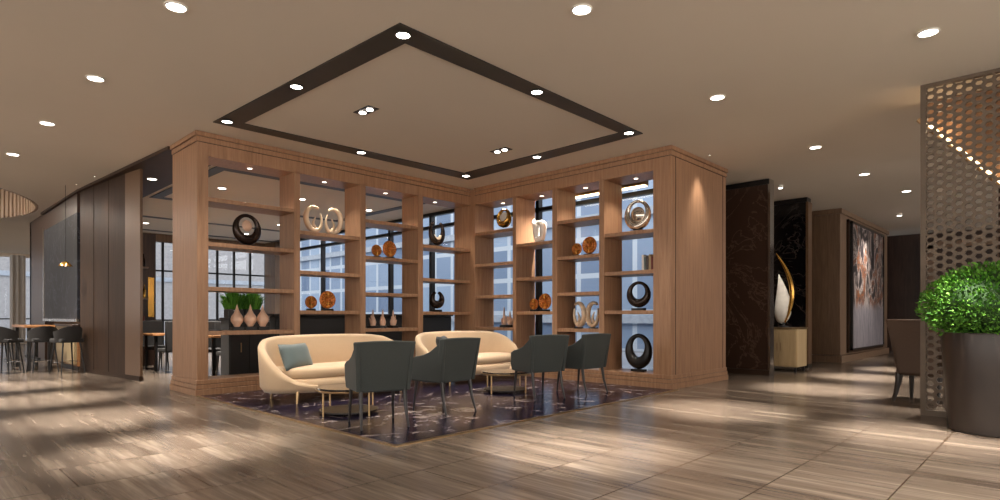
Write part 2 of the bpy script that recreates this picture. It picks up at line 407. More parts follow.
# ------------------------------------------------------------------ shelving
TH = 0.06
ODD = [0.90, 1.53, 2.165, 2.80]; EVEN = [1.205, 1.84, 2.475]
def shelving(name, label, axis):
    """axis L: runs along X, front face Y=8.72;  R: runs along Y, front face X=8.2"""
    root = thing(name, label, 'shelving', (5.6, 8.97, 0) if axis == 'L' else (8.47, 6.4, 0))
    def bb(u0, u1, d0, d1, z0, z1, nm, mt='wood', bv=0.004):
        if axis == 'L': m = MB().box(u0, 8.72+d0, z0, u1, 8.72+d1, z1)
        else: m = MB().box(8.2+d0, u0, z0, 8.2+d1, u1, z1)
        return m.build(nm, mt, root, bevel=bv)
    D = 0.5 if axis == 'L' else 0.55
    if axis == 'L':
        bays = [(3.12, 4.40), (4.50, 5.60), (5.71, 6.85), (6.97, 8.2)]
        ups = [(4.40, 4.50), (5.60, 5.71), (6.85, 6.97)]
        u0, u1 = 3.12, 8.2
        e = bb(2.97, 3.12, 0.0, 1.03, 0.2, 3.56, 'end_panel')
        kinds = [ODD, EVEN, ODD, EVEN]
    else:
        bays = [(7.56, 8.60), (6.60, 7.47), (5.60, 6.49), (4.60, 5.50)]
        ups = [(7.47, 7.56), (6.49, 6.60), (5.50, 5.60)]
        u0, u1 = 4.60, 8.72
        e = MB().box(8.2, 4.30, 0.2, 10.2, 4.60, 3.56).build('end_panel', 'wood', root, bevel=0.006)
        for (xa, xb) in ((8.34, 8.352), (10.06, 10.072)): MB().box(xa, 4.296, 0.2, xb, 4.31, 3.56).build('groove', 'line', e)
        bb(8.60, 9.22, 0, D, 0.0, CH-0.02, 'corner_post')
        kinds = [ODD, EVEN, ODD, EVEN]
    for (a, b) in ups: bb(a, b, 0, D, 0.2, 3.40, 'upright')
    for (a, b), zs in zip(bays, kinds):
        for z in zs: bb(a, b, 0.012, D-0.01, z-TH, z, 'shelf')
    # fascia and top board
    ext = [(2.97, 8.2)] if axis == 'L' else [(4.60, 8.60)]
    bb(ext[0][0] if axis == 'R' else 3.12, ext[0][1], 0, D, 3.37, 3.56, 'top_board')
    # cornice : two stepped mouldings
    def mould(z0, z1, p, nm, mt='wood'):
        m = MB()
        if axis == 'L':
            m.box(2.97-p, 8.72-p, z0, 8.2-p, 9.22, z1); m.box(2.97-p, 9.22, z0, 3.12, 9.75+p, z1)
        else:
            m.box(8.2-p, 4.30-p, z0, 8.75, 8.60, z1); m.box(8.75, 4.30-p, z0, 10.2+p, 4.6, z1)
        return m.build(nm, mt, root, bevel=0.004)
    c = mould(3.56, 3.63, 0.012, 'cornice'); mould(3.635, 3.699, 0.028, 'cornice')
    mould(3.552, 3.562, 0.004, 'shadow_line', 'line'); mould(3.629, 3.637, 0.006, 'shadow_line', 'line')
    mould(0.0, 0.085, 0.032, 'plinth'); mould(0.09, 0.15, 0.022, 'plinth'); mould(0.155, 0.215, 0.012, 'plinth')
    mould(0.083, 0.092, 0.012, 'shadow_line', 'line'); mould(0.148, 0.157, 0.004, 'shadow_line', 'line')
    return root
shelving('display_shelving', 'long oak display shelving wall behind the sofas, left wing', 'L')
shelving('display_shelving', 'oak display shelving ending in a broad lit panel, right wing', 'R')

# ------------------------------------------------------------------ downlights
def spot(parent, loc, W, deg, blend=1.0, r=0.04, col=(1.0, 0.92, 0.82), name='spot', rot=(0,0,0)):
    l = bpy.data.lights.new(name, 'SPOT'); l.energy = W; l.spot_size = math.radians(deg); l.spot_blend = blend
    l.shadow_soft_size = r; l.color = col
    o = bpy.data.objects.new(name, l); COL.objects.link(o); o.location = loc; o.rotation_euler = rot
    o.parent = parent; return o
def downlight(r=0.073, W=2300, deg=33, lamp='lamp', ring='white', cat='ceiling light', name='downlight'):
    t = thing(name, 'x', cat, (0, 0, 0))
    MB().lathe([(r, 0), (r*1.22, 0), (r*1.25, -0.006), (r*1.22, -0.012), (r*1.02, -0.012), (r, 0)], n=24).build('trim_ring', ring, t, local=True)
    MB().lathe([(0.0005, -0.002), (r, -0.002), (r, -0.009), (0.0005, -0.009)], n=24).build('diffuser', lamp, t, local=True)
    spot(t, (0, 0, -0.03), W, deg)
    return t
d0 = downlight()
GR = 'recessed downlights in the open ceiling'
LP = [((1.66, 5.36), 'round ceiling downlight nearest in the left row, cut by the top edge'),
      ((1.55, 7.60), 'round ceiling downlight second in the left row'),
      ((1.46, 9.83), 'round ceiling downlight third in the left row'),
      ((1.36, 12.09), 'round ceiling downlight farthest in the left row'),
      ((4.05, 2.94), 'large bright round ceiling downlight at top centre in front of the black channel'),
      ((6.78, 2.96), 'round ceiling downlight between the black channel and the metal screen'),
      ((9.81, 2.75), 'round ceiling downlight above the dark glass panel'),
      ((12.28, 2.63), 'small round ceiling downlight above the wood block'),
      ((14.54, 2.36), 'smallest round ceiling downlight near the abstract painting'),
      ((6.57, 0.90), 'large round ceiling downlight left of the perforated metal screen'),
      ]
first = True
for (x, y), lab in LP:
    if first: d0.location = (x, y, CH); d0['label'] = lab; d0['group'] = GR; first = False
    else: dup(d0, (x, y, CH), None, lab, GR)
fill0 = None
# wide fill downlights added behind the camera and beyond, to brighten floor and ceiling
for (x, y) in [(1.3, 14.3), (-1.8, 7.6), (-1.8, 12.0), (-1.5, 3.0), (1.2, -1.8), (4.3, 0.5), (4.0, -2.2), (8.6, -1.0), (10.0, 0.9), (-1.7, -1.6), (-3.9, 5.0)]:
    if fill0 is None: fill0 = downlight(0.073, 900, 100); fill0.location = (x, y, CH); fill0['label'] = 'added fill downlight of the open area outside the view'; fill0['group'] = 'added fill downlights outside the view'
    else: dup(fill0, (x, y, CH), None, 'added fill downlight of the open area outside the view', 'added fill downlights outside the view')
# in the channel
dc = downlight(0.062, 160, 80, 'lamp', 'black')
CHL = [((3.26, 4.37), 'bright downlight in the front corner of the black ceiling channel'),
       ((3.16, 6.21), 'downlight midway along the front left side of the black channel'),
       ((3.09, 7.98), 'downlight in the left corner of the black channel'),
       ((5.13, 7.96), 'downlight midway along the back left side of the black channel'),
       ((7.31, 7.90), 'downlight in the back corner of the black channel above the shelving corner'),
       ((7.24, 6.14), 'downlight midway along the back right side of the black channel'),
       ((7.19, 4.41), 'downlight in the right corner of the black channel'),
       ((5.15, 4.37), 'downlight midway along the front right side of the black channel')]
for i, ((x, y), lab) in enumerate(CHL):
    if i == 0: dc.location = (x, y, CH-0.012); dc['label'] = lab; dc['group'] = 'lights in the black channel'
    else: dup(dc, (x, y, CH-0.012), None, lab, 'lights in the black channel')
# twin spots
def twin(loc, label):
    t = thing('twin_downlight', label, 'ceiling light', loc, math.radians(90), 'twin spotlights inside the channel')
    MB().box(-0.17, -0.08, -0.012, 0.17, 0.08, -0.001).build('housing', 'blackmetal', t, local=True, bevel=0.004)
    for s in (-0.08, 0.08):
        MB().lathe([(0.0005, -0.013), (0.042, -0.013), (0.042, -0.02), (0.0005, -0.02)], (s, 0, 0), n=18).build('lamp_lens', 'lamp', t, local=True)
    spot(t, (0, 0, -0.04), 330, 75)
    return t
a = twin((4.15, 6.33, CH), 'black twin spotlight in the ceiling above the left sofa group')
dup(a, (6.6, 6.33, CH), None, 'black twin spotlight in the ceiling above the right sofa group')
# back room lights
dk = downlight(0.07, 800, 100)
BL = [((3.35, 12.13), 'downlight in the dark bronze ceiling seen through the gap left of the shelving'),
      ((4.64, 12.24), 'back room downlight seen through the top of the first shelf bay'),
      ((6.29, 12.11), 'back room downlight seen through the top of the second shelf bay'),
      ((8.07, 12.19), 'back room downlight seen through the top of the third shelf bay'),
      ((5.2, 15.9), 'back room downlight above the dining tables'), ((7.6, 15.9), 'back room downlight near the long window wall'),
      ((4.9, 18.3), 'farthest left back room downlight'), ((7.7, 18.4), 'farthest right back room downlight'),
      ((9.0, 6.9), 'downlight between the right shelving wing and the window')]
for i, ((x, y), lab) in enumerate(BL):
    z = CH-0.05 if i == 0 else CH
    if i == 0: dk.location = (x, y, z); dk['label'] = lab; dk['group'] = 'back room downlights'
    else: dup(dk, (x, y, z), None, lab, 'back room downlights')
# shelf lights
ds = downlight(0.035, 70, 120, 'lampsm', 'white', 'shelf light', 'shelf_spotlight')
SL = [((3.80, 8.95), 'small spotlight at the top of the first left wing bay'), ((5.05, 8.95), 'small spotlight at the top of the second left wing bay'),
      ((6.28, 8.95), 'small spotlight at the top of the third left wing bay'), ((7.45, 8.95), 'small spotlight at the top of the fourth left wing bay'),
      ((8.45, 8.05), 'small spotlight at the top of the right wing bay beside the corner'), ((8.45, 7.05), 'small spotlight at the top of the second right wing bay from the corner'),
      ((8.45, 6.05), 'small spotlight at the top of the third right wing bay from the corner'), ((8.45, 5.05), 'small spotlight at the top of the right wing bay beside the broad panel')]
for i, ((x, y), lab) in enumerate(SL):
    if i == 0: ds.location = (x, y, 3.37); ds['label'] = lab; ds['group'] = 'shelf spotlights'
    else: dup(ds, (x, y, 3.37), None, lab, 'shelf spotlights')
# wall washers (grazing the broad panels)
dw = downlight(0.016, 130, 66, 'lampsm', 'blackmetal', 'wall light', 'wall_washer')
dw.location = (9.1, 4.10, CH); dw['label'] = 'tiny wall washer in the ceiling before the broad oak panel'; dw['group'] = 'wall washers'
dup(dw, (2.62, 12.9, CH-0.002), None, 'tiny wall washer above the near half of the left brown fin wall', 'wall washers')
dup(dw, (2.52, 13.9, CH-0.002), None, 'tiny wall washer above the far half of the left brown fin wall', 'wall washers')

# ------------------------------------------------------------------ left side: fin wall, marble screen, bar
t = thing('fin_wall', 'tall brown timber fin wall left of the shelving', 'wall panel', (2.8, 14, 0))
MB().prism([(2.90, 12.05), (3.02, 12.05), (2.80, 14.42), (2.68, 14.42)], 0.08, CH-0.001).build('panel', 'wood_fin', t, smooth=False)
MB().prism([(2.98, 11.45), (3.02, 11.45), (3.02, 12.05), (2.90, 12.05)], 0.08, CH-0.001).build('bronze_edge', 'bronze_panel', t, smooth=False)
MB().prism([(2.965, 11.44), (3.03, 11.44), (3.03, 12.06), (2.81, 14.43), (2.665, 14.43)], 0.0, 0.08).build('skirting', 'bronze', t, smooth=False)
mb = MB()
for y, x in ((12.85, 2.823), (13.63, 2.75)): mb.box(x-0.004, y-0.004, 0.08, x+0.02, y+0.004, CH-0.01)
mb.build('joint', 'line', t)
t = thing('marble_screen', 'dark blue marble screen panel in a pale frame above the bar counter', 'wall panel', (2.7, 17.2, 0))
MB().box(2.66, 14.6, 1.06, 2.80, 18.3, 3.25).build('panel', 'bluemarble', t, bevel=0.005)
MB().box(2.64, 14.58, 1.0, 2.81, 18.35, 1.06).box(2.64, 18.28, 1.06, 2.81, 18.35, 3.3).build('frame', 'silver', t)
MB().box(2.66, 14.6, 3.25, 2.80, 18.3, 3.64).build('header', 'wood_dark', t)
# brass chandelier piece hanging before the marble
t = thing('pendant_lamp', 'small brass pendant lamp hanging before the blue marble screen', 'lamp', (2.4, 14.2, 2.15))
mb = MB().tube([(2.4, 14.2, 2.20), (2.4, 14.2, CH)], 0.004, 6); mb.build('cord', 'blackmetal', t)
MB().lathe([(0.02, 0.10), (0.05, 0.08), (0.11, 0.02), (0.12, 0.0), (0.10, 0.0), (0.03, 0.07)], (2.4, 14.2, 2.10), 24).build('lamp_shade', 'gold', t)
MB().lathe([(0.001, -0.03), (0.035, -0.015), (0.04, 0.01), (0.001, 0.03)], (2.4, 14.2, 2.13), 16).build('bulb', 'lampsm', t)

t = thing('bar_counter', 'lit pale wood bar counter under the blue marble screen', 'counter', (3.1, 15.9, 0))
MB().box(2.66, 14.60, 0.08, 3.10, 16.4, 0.90).build('body', 'wood_table', t, bevel=0.01)
MB().box(2.60, 14.60, 0.12, 2.66, 16.4, 0.90).build('front_panel', 'cab', t, bevel=0.01)
MB().box(2.57, 14.56, 0.90, 3.12, 16.44, 0.95).build('worktop', 'wood_dark', t, bevel=0.01)
MB().box(2.68, 14.62, 0.0, 3.08, 16.36, 0.08).build('kickboard', 'blackmetal', t)

t = thing('bar_table', 'high bar table with an oak top in front of the marble screen', 'table', (2.1, 15.9, 0))
MB().box(1.88, 15.1, 0.88, 2.38, 16.9, 0.93).build('tabletop', 'wood_table', t, bevel=0.008)
for y in (15.2, 16.8):
    for x in (1.96, 2.30): MB().box(x-0.03, y-0.03, 0, x+0.03, y+0.03, 0.88).build('leg', 'blackmetal', t)
MB().box(2.1, 15.2, 0.2, 2.15, 16.8, 0.26).build('footrest', 'blackmetal', t)

def bar_stool():
    t = thing('bar_stool', 'x', 'bar stool')
    MB().prism([(-0.2,-0.2),(0.2,-0.2),(0.22,0.2),(-0.22,0.2)], 0.60, 0.68).build('seat', 'darkseat', t, local=True, bevel=0.02)
    mb = MB(); vs = []; fs = []; n = 14
    for i in range(n+1):
        a = PI*1.0*i/n+PI
        for (r, z) in ((0.23, 0.62), (0.25, 0.92), (0.21, 0.92), (0.19, 0.62)):
            vs.append((r*math.cos(a), r*math.sin(a)*0.95, z - (0.10*abs(math.cos(a))**3 if z > 0.8 else 0)))
    for i in range(n):
        for k in range(4): fs.append((i*4+k, i*4+(k+1)%4, (i+1)*4+(k+1)%4, (i+1)*4+k))
    fs += [(0,1,2,3), (n*4+3, n*4+2, n*4+1, n*4)]
    mb.add(vs, fs).build('backrest', 'darkseat', t, local=True)
    for sx in (-1, 1):
        for sy in (-1, 1):
            MB().tube([(sx*0.15, sy*0.15, 0.60), (sx*0.21, sy*0.21, 0.0)], [0.016, 0.011], 8).build('leg', 'blackmetal', t, local=True)
    p = [(sx*0.19, sy*0.19, 0.22) for sx, sy in ((-1,-1),(1,-1),(1,1),(-1,1))]
    MB().tube(p, 0.009, 6, closed=True).build('footrest', 'chrome', t, local=True)
    return t
s0 = bar_stool()
ST = [((2.12, 14.75), 0.1, 'dark bar stool nearest at the end of the oak bar table'), ((1.62, 15.6), -1.45, 'dark bar stool at the left side of the oak bar table'),
      ((2.42, 14.15), 0.3, 'dark bar stool between the bar table end and the brown fin wall'), ((1.55, 14.85), -0.7, 'dark bar stool at the near left corner of the oak bar table'), ((1.60, 16.5), -1.5, 'dark bar stool farthest along the left side of the bar table')]
for i, ((x, y), rz, lab) in enumerate(ST):
    if i == 0: s0.location = (x, y, 0); s0.rotation_euler = (0, 0, rz); s0['label'] = lab; s0['group'] = 'stools around the bar table'
    else: dup(s0, (x, y, 0), rz, lab, 'stools around the bar table')

# curtains by the far left windows
def curtain(x, wdt, label):
    mb = MB(); vs = []; fs = []; n = int(wdt/0.035)
    for i in range(n+1):
        u = x+wdt*i/n; d = 0.05*math.sin(u*38)
        for (dd, z) in ((0, 0.03), (0, 3.6), (0.02, 3.6), (0.02, 0.03)): vs.append((u, 30.6+d+dd, z))
    for i in range(n):
        for k in range(4): fs.append((i*4+k, i*4+(k+1)%4, (i+1)*4+(k+1)%4, (i+1)*4+k))
    fs += [(0,1,2,3), (n*4+3, n*4+2, n*4+1, n*4)]
    return tag(mb.add(vs, fs).build('curtain', 'curtain'), label, 'curtain', 'curtains at the far left windows')
curtain(1.9, 0.55, 'grey curtain at the far left edge of the far windows')
curtain(3.35, 0.5, 'grey curtain in the middle of the far left windows')
curtain(4.75, 0.9, 'grey curtain beside the blue marble screen')

# ------------------------------------------------------------------ sofas
def sofa():
    t = thing('tub_sofa', 'x', 'sofa')
    W, D = 2.15, 1.0; a0, b0 = W/2, D/2; ex = 2.35
    def pt(th, a, b):
        c, s = math.cos(th), math.sin(th)
        return (a*math.copysign(abs(c)**(2/ex), c), b*math.copysign(abs(s)**(2/ex), s))
    N = 72; T0 = math.radians(-62); T1 = math.radians(242)
    def rim(th):
        s = abs(math.degrees(th)-90)          # 0 back ... 152 front tips
        pts = [(0, .845), (40, .835), (60, .80), (76, .73), (90, .63), (105, .50), (120, .37), (136, .27), (152, .22)]
        for (x0, y0), (x1, y1) in zip(pts, pts[1:]):
            if s <= x1: 
                k = (s-x0)/(x1-x0); return y0+(y1-y0)*k
        return pts[-1][1]
    vs = []; fs = []; K = 10
    for i in range(N+1):
        th = T0+(T1-T0)*i/N; h = rim(th)
        th2 = 0.10
        def P(inset, z, flare=0.0): 
            x, y = pt(th, a0-inset+flare, b0-inset+flare); return (x, y, z)
        fl = 0.03*(h/0.86)
        vs += [P(0.05, 0.13), P(0.0, 0.20, 0), P(0, h*0.6+0.08, fl*.6), P(0, h-0.04, fl), P(0.02, h-0.008, fl), P(0.05, h, fl), P(0.085, h-0.01, fl),
               P(th2, h-0.045, fl), P(th2+0.01, max(0.16, h*0.5), 0), P(th2+0.02, 0.14, 0)]
    for i in range(N):
        for k in range(K): fs.append((i*K+k, i*K+(k+1)%K, (i+1)*K+(k+1)%K, (i+1)*K+k))
    fs += [tuple(range(K)), tuple(N*K+k for k in range(K-1, -1, -1))]
    MB().add(vs, fs).build('shell', 'cream', t, local=True, ang=70)
    # seat base and cushion
    def pad(name, inset, z0, z1, mt, crown=0.0, shift=0.0):
        n = 48; rings = [(inset+0.03, z0), (inset, z0+0.03), (inset, z1-0.04), (inset+0.02, z1-0.012), (inset+0.06, z1), (inset+0.22, z1+crown)]
        vs = []; fs = []
        for ins, z in rings:
            for i in range(n):
                x, y = pt(2*PI*i/n, a0-ins, b0-ins); vs.append((x, y+shift, z))
        for j in range(len(rings)-1):
            for i in range(n): fs.append((j*n+i, j*n+(i+1)%n, (j+1)*n+(i+1)%n, (j+1)*n+i))
        fs += [tuple(range(n-1,-1,-1)), tuple((len(rings)-1)*n+i for i in range(n))]
        return MB().add(vs, fs).build(name, mt, t, local=True, ang=60)
    pad('seat_base', 0.075, 0.14, 0.30, 'cream')
    pad('seat_cushion', 0.11, 0.30, 0.44, 'cream', 0.015)
    for sx in (-1, 1):
        for sy in (-1, 1):
            MB().tube([(sx*0.78, sy*0.34, 0.15), (sx*0.80, sy*0.36, 0.0)], [0.025, 0.014], 10).build('leg', 'brass', t, local=True)
    return t
s = sofa()
s.location = (4.34, 7.30, 0.008); s['label'] = 'cream curved tub sofa with a blue grey pillow, left of the two'; s['group'] = 'cream tub sofas'
dup(s, (6.93, 7.36, 0.008), 0.0, 'cream curved tub sofa nearer the shelving corner, with a charcoal pillow', 'cream tub sofas')

def pillow(mat, loc, rot, label, sx=0.46, sz=0.36):
    mb = MB(); n = 12; vs = []; fs = []
    for side in (1, -1):
        for i in range(n+1):
            for j in range(n+1):
                u, v = -1+2*i/n, -1+2*j/n
                th = 0.085*((1-u**4)*(1-v**4))**0.6
                k = 1-0.07*(1-abs(u*v))
                vs.append((u*sx/2*(1-0.08*(1-v*v)*0+0)*k, side*th, v*sz/2*k))
    q = (n+1)*(n+1)
    for s_ in (0, 1):
        for i in range(n):
            for j in range(n):
                a = s_*q+i*(n+1)+j; f = (a, a+n+1, a+n+2, a+1); fs.append(f if s_ else f[::-1])
    o = MB().add(vs, fs).build('throw_pillow', mat, None, ang=80); o.location = loc; o.rotation_euler = rot
    return tag(o, label, 'pillow', 'throw pillows on the sofas')
pillow('pillow', (3.68, 7.24, 0.585), (math.radians(-22), 0, math.radians(24)), 'blue grey satin pillow on the left end of the near sofa', 0.54, 0.36)
pillow('pillowdark', (6.30, 7.33, 0.62), (math.radians(-22), 0, math.radians(35)), 'charcoal pillow on the left end of the far sofa', 0.48, 0.36)

# ------------------------------------------------------------------ chairs
def armchair():
    """faces +Y in its own frame; back at y<0"""
    t = thing('armchair', 'x', 'chair')
    hw = 0.29
    # back: slightly curved upholstered panel
    vs = []; fs = []; n = 10; m = 8
    for side in (0, 1):
        for j in range(m+1):
            z = 0.36+(0.86-0.36)*j/m; lean = -0.10*(j/m)-0.0
            wd = hw*(0.90+0.16*j/m)
            for i in range(n+1):
                u = -1+2*i/n
                y = -0.27+lean+0.03*(u*u)+(0.055 if side else 0)
                zz = z-(0.012*u*u if j == m else 0)
                vs.append((u*wd, y, zz))
    q = (n+1)*(m+1)
    for s_ in (0, 1):
        for j in range(m):
            for i in range(n):
                a = s_*q+j*(n+1)+i; f = (a, a+1, a+n+2, a+n+1); fs.append(f if not s_ else f[::-1])
    for i in range(n): fs += [(i, q+i, q+i+1, i+1), (m*(n+1)+i, m*(n+1)+i+1, q+m*(n+1)+i+1, q+m*(n+1)+i)]
    for j in range(m): a = j*(n+1); fs += [(a, a+n+1, q+a+n+1, q+a)]; a += n; fs += [(a, q+a, q+a+n+1, a+n+1)]
    MB().add(vs, fs).build('backrest', 'slate', t, local=True, bevel=0.012, ang=50)
    # seat
    MB().prism([(-hw*0.88, -0.25), (hw*0.88, -0.25), (hw*0.95, 0.25), (-hw*0.95, 0.25)], 0.35, 0.46).build('seat', 'slate', t, local=True, bevel=0.025)
    # arms: tapering wings that sweep down from the back
    for sx in (-1, 1):
        prof = [(-0.27, 0.36), (0.25, 0.36), (0.27, 0.45), (0.25, 0.60), (0.16, 0.635), (0.02, 0.66), (-0.10, 0.70), (-0.22, 0.77), (-0.345, 0.85)]
        vs = []; k = len(prof)
        for (dx) in (0, 0.045):
            for (y, z) in prof:
                xx = hw*(0.93+0.10*(z-0.36)/0.5)
                vs.append((sx*(xx-dx), y, z))
        fs = [tuple(range(k)), tuple(range(2*k-1, k-1, -1))]+[(i, k+i, k+(i+1)%k, (i+1)%k) for i in range(k)]
        MB().add(vs, fs).build('armrest', 'slate', t, local=True, bevel=0.01, ang=30)
    for sx in (-1, 1):
        MB().tube([(sx*0.22, 0.20, 0.37), (sx*0.235, 0.24, 0.0)], [0.022, 0.011], 8).build('leg', 'leg', t, local=True)
        MB().tube([(sx*0.22, -0.23, 0.37), (sx*0.225, -0.26, 0.18), (sx*0.235, -0.32, 0.0)], [0.022, 0.018, 0.011], 8).build('leg', 'leg', t, local=True)
    return t
c0 = armchair()
def place(o, backpt, deg):
    # back centre at backpt, facing deg (world heading)
    rz = math.radians(deg-90); off = Matrix.Rotation(rz, 3, 'Z') @ Vector((0, 0.27, 0))
    return (backpt[0]+off.x, backpt[1]+off.y, 0.008), rz
CHR = [((3.38, 4.84), 70, 'slate grey armchair nearest the camera, leftmost, before the left sofa'),
       ((4.50, 4.99), 92, 'slate grey armchair second from the left, turned side on'),
       ((6.09, 4.97), 72, 'slate grey armchair third from the left, before the right sofa'),
       ((6.99, 4.85), 86, 'slate grey armchair farthest right beside the right shelving wing')]
for i, (bp, dg, lab) in enumerate(CHR):
    loc, rz = place(c0, bp, dg)
    if i == 0: c0.location = loc; c0.rotation_euler = (0, 0, rz); c0['label'] = lab; c0['group'] = 'slate armchairs on the lounge inlay'
    else: dup(c0, loc, rz, lab, 'slate armchairs on the lounge inlay')

def coffee_table():
    t = thing('coffee_table', 'x', 'table')
    R = 0.36
    MB().lathe([(0.001, 0.275), (R-0.01, 0.275), (R, 0.285), (R-0.01, 0.30), (0.001, 0.30)], n=40).build('tabletop', 'blackmarble', t, local=True)
    MB().tube([(R*math.cos(2*PI*i/40), R*math.sin(2*PI*i/40), 0.268) for i in range(40)], 0.012, 8, closed=True).build('rim', 'brass', t, local=True)
    for k in range(4):
        a = PI/4+k*PI/2+0.9
        MB().tube([(R*0.97*math.cos(a), R*0.97*math.sin(a), 0.268), (R*0.97*math.cos(a), R*0.97*math.sin(a), 0.0)], 0.011, 8).build('leg', 'brass', t, local=True)
    MB().lathe([(0.001, 0.03), (R-0.03, 0.03), (R-0.03, 0.045), (0.001, 0.045)], n=40).build('lower_shelf', 'leg', t, local=True)
    return t
ct = coffee_table(); ct.location = (3.64, 5.90, 0.008); ct['label'] = 'low round dark coffee table on brass legs before the left sofa'; ct['group'] = 'coffee tables'
dup(ct, (6.28, 5.92, 0.008), 0.0, 'low round dark coffee table on brass legs before the right sofa', 'coffee tables')

# ------------------------------------------------------------------ ornaments (faces: LW look along -Y, RW look along -X)
RX = -PI/2
def rotz(a): return Matrix.Rotation(a, 4, 'Z')
LWR, RWR = 0.0, PI/2          # rotation that turns an ornament made in the XZ plane towards the viewer side
def crescent(name, mat, R, r, hole, ratio=1.0, base=True, n=48, open_=0.0, basemat='blackmetal', bh=0.04):
    """upright ring in the local XZ plane, thick at the bottom, thin at the top"""
    t = thing(name, 'x', 'ornament')
    pts = []; rads = []
    zc = bh+R*ratio
    m = n
    for i in range(m+(1 if open_ else 0)):
        if open_: a = PI/2+open_+(2*PI-2*open_)*i/m
        else: a = PI/2+2*PI*i/m
        low = (1-math.sin(a))/2
        rr = r*(0.35+0.65*low)
        pts.append(((R-rr)*math.cos(a), 0, zc+(R*ratio-rr)*math.sin(a))); rads.append(rr)
    MB().tube(pts, rads, 12, closed=not open_, squash=(1, hole)).build('ring', mat, t, local=True)
    if base: MB().box(-R*0.5, -0.05, 0, R*0.5, 0.05, bh).build('stand', basemat, t, local=True, bevel=0.004)
    return t
def put(o, x, y, z, rz, label, cat=None, group=None):
    o.location = (x, y, z); o.rotation_euler = (0, 0, rz); o['label'] = label
    if cat: o['category'] = cat
    if group: o['group'] = group
    return o
# moon ring in first bay
t = crescent('moon_ring', 'darkring', 0.235, 0.075, 1.0, bh=0.03)
MB().lathe([(0.001, 0.03), (0.06, 0.026), (0.085, 0.0), (0.06, -0.026), (0.001, -0.03)], (0, 0, 0), 24, Matrix.Rotation(PI/2, 4, 'X')).build('disc', 'blush', t, local=True).location = (0, 0, 0.32)
put(t, 3.76, 8.95, 2.165, 0.2, 'dark bronze moon ring holding a pink disc on the first bay upper shelf')

# blush teardrop vases
def pear():
    t = thing('teardrop_vase', 'x', 'vase')
    MB().lathe([(0.03, 0.0), (0.045, 0.01), (0.05, 0.03), (0.085, 0.08), (0.092, 0.12), (0.078, 0.165), (0.045, 0.21), (0.024, 0.26), (0.012, 0.31), (0.001, 0.345)], (0,0,0), 24).build('body', 'blush', t, local=True)
    MB().box(-0.085, -0.06, -0.05, 0.085, 0.06, 0.0).build('plinth', 'blackmetal', t, local=True, bevel=0.004)
    return t
p0 = pear()
for i, (x, lab) in enumerate([(3.61, 'blush teardrop vase, left of the three in the first bay'), (3.81, 'blush teardrop vase in the middle of the three in the first bay'), (4.00, 'blush teardrop vase, right of the three in the first bay')]):
    if i == 0: put(p0, x, 8.95, 0.95, 0, lab, 'vase', 'teardrop vases')
    else: dup(p0, (x, 8.95, 0.95), 0, lab, 'teardrop vases')

# pearl swirls
def swirl(h=0.46, w=0.15, mat='shellc', r=0.055):
    t = thing('shell_swirl', 'x', 'ornament')
    pts = []; rads = []; m = 34
    for i in range(m+1):
        k = i/m; a = math.radians(60+ 330*k)
        pts.append((w*math.cos(a)*(1-0.25*k), 0.03*math.sin(6*k), h/2+0.02+(h/2-r*0.6)*math.sin(a))); rads.append(r*(0.25+0.75*math.sin(PI*min(1, k*0.9+0.1))))
    MB().tube(pts, rads, 12, squash=(1, 0.8)).build('swirl', mat, t, local=True)
    MB().tube([(0.02*math.cos(a*6), 0, 0.06+a*h*0.5) for a in [i/12 for i in range(13)]], [0.035*(1-i/16) for i in range(13)], 10).build('core', mat, t, local=True)
    MB().box(-0.07, -0.045, 0, 0.07, 0.045, 0.02).build('stand', 'blackmetal', t, local=True, bevel=0.003)
    return t
sw = swirl(); put(sw, 4.87, 8.95, 2.475, 0, 'tall pearl shell swirl, left of the pair in the second bay', None, 'pearl swirls')
o = dup(sw, (5.22, 8.97, 2.475), PI, 'tall pearl shell swirl, right of the pair in the second bay', 'pearl swirls')
dup(sw, (8.45, 6.20, 0.90), PI/2, 'pearl shell swirl, left of the pair low in the right wing', 'pearl swirls')
dup(sw, (8.47, 5.90, 0.90), -PI/2, 'pearl shell swirl, right of the pair low in the right wing', 'pearl swirls')

# orange discs
def disc(R):
    t = thing('copper_disc', 'x', 'ornament')
    n = 48; prof = [(0.001, 0.012), (R*0.18, 0.016), (R*0.24, 0.004), (R*0.34, 0.018), (R*0.5, 0.026), (R*0.62, 0.014), (R*0.8, 0.024), (R*0.96, 0.014), (R, 0.0), (R*0.96, -0.014), (R*0.5, -0.02), (0.001, -0.012)]
    o = MB().lathe(prof, (0,0,0), n, Matrix.Translation((0, 0, R+0.035)) @ Matrix.Rotation(PI/2, 4, 'X')).build('disc', 'orange', t, local=True, ang=20)
    g = MB()
    for i in range(16):
        a = 2*PI*i/16; c, s_ = math.cos(a), math.sin(a)
        g.tube([(c*R*0.3, -0.024, R+0.035+s_*R*0.3), (c*R*0.9, -0.022, R+0.035+s_*R*0.9)], 0.0045, 6)
    g.build('rays', 'gold', o, local=True)
    MB().box(-R*0.6, -0.045, 0, R*0.6, 0.045, 0.035).build('stand', 'blackmetal', t, local=True, bevel=0.003)
    return t
small, big = disc(0.105), disc(0.15)
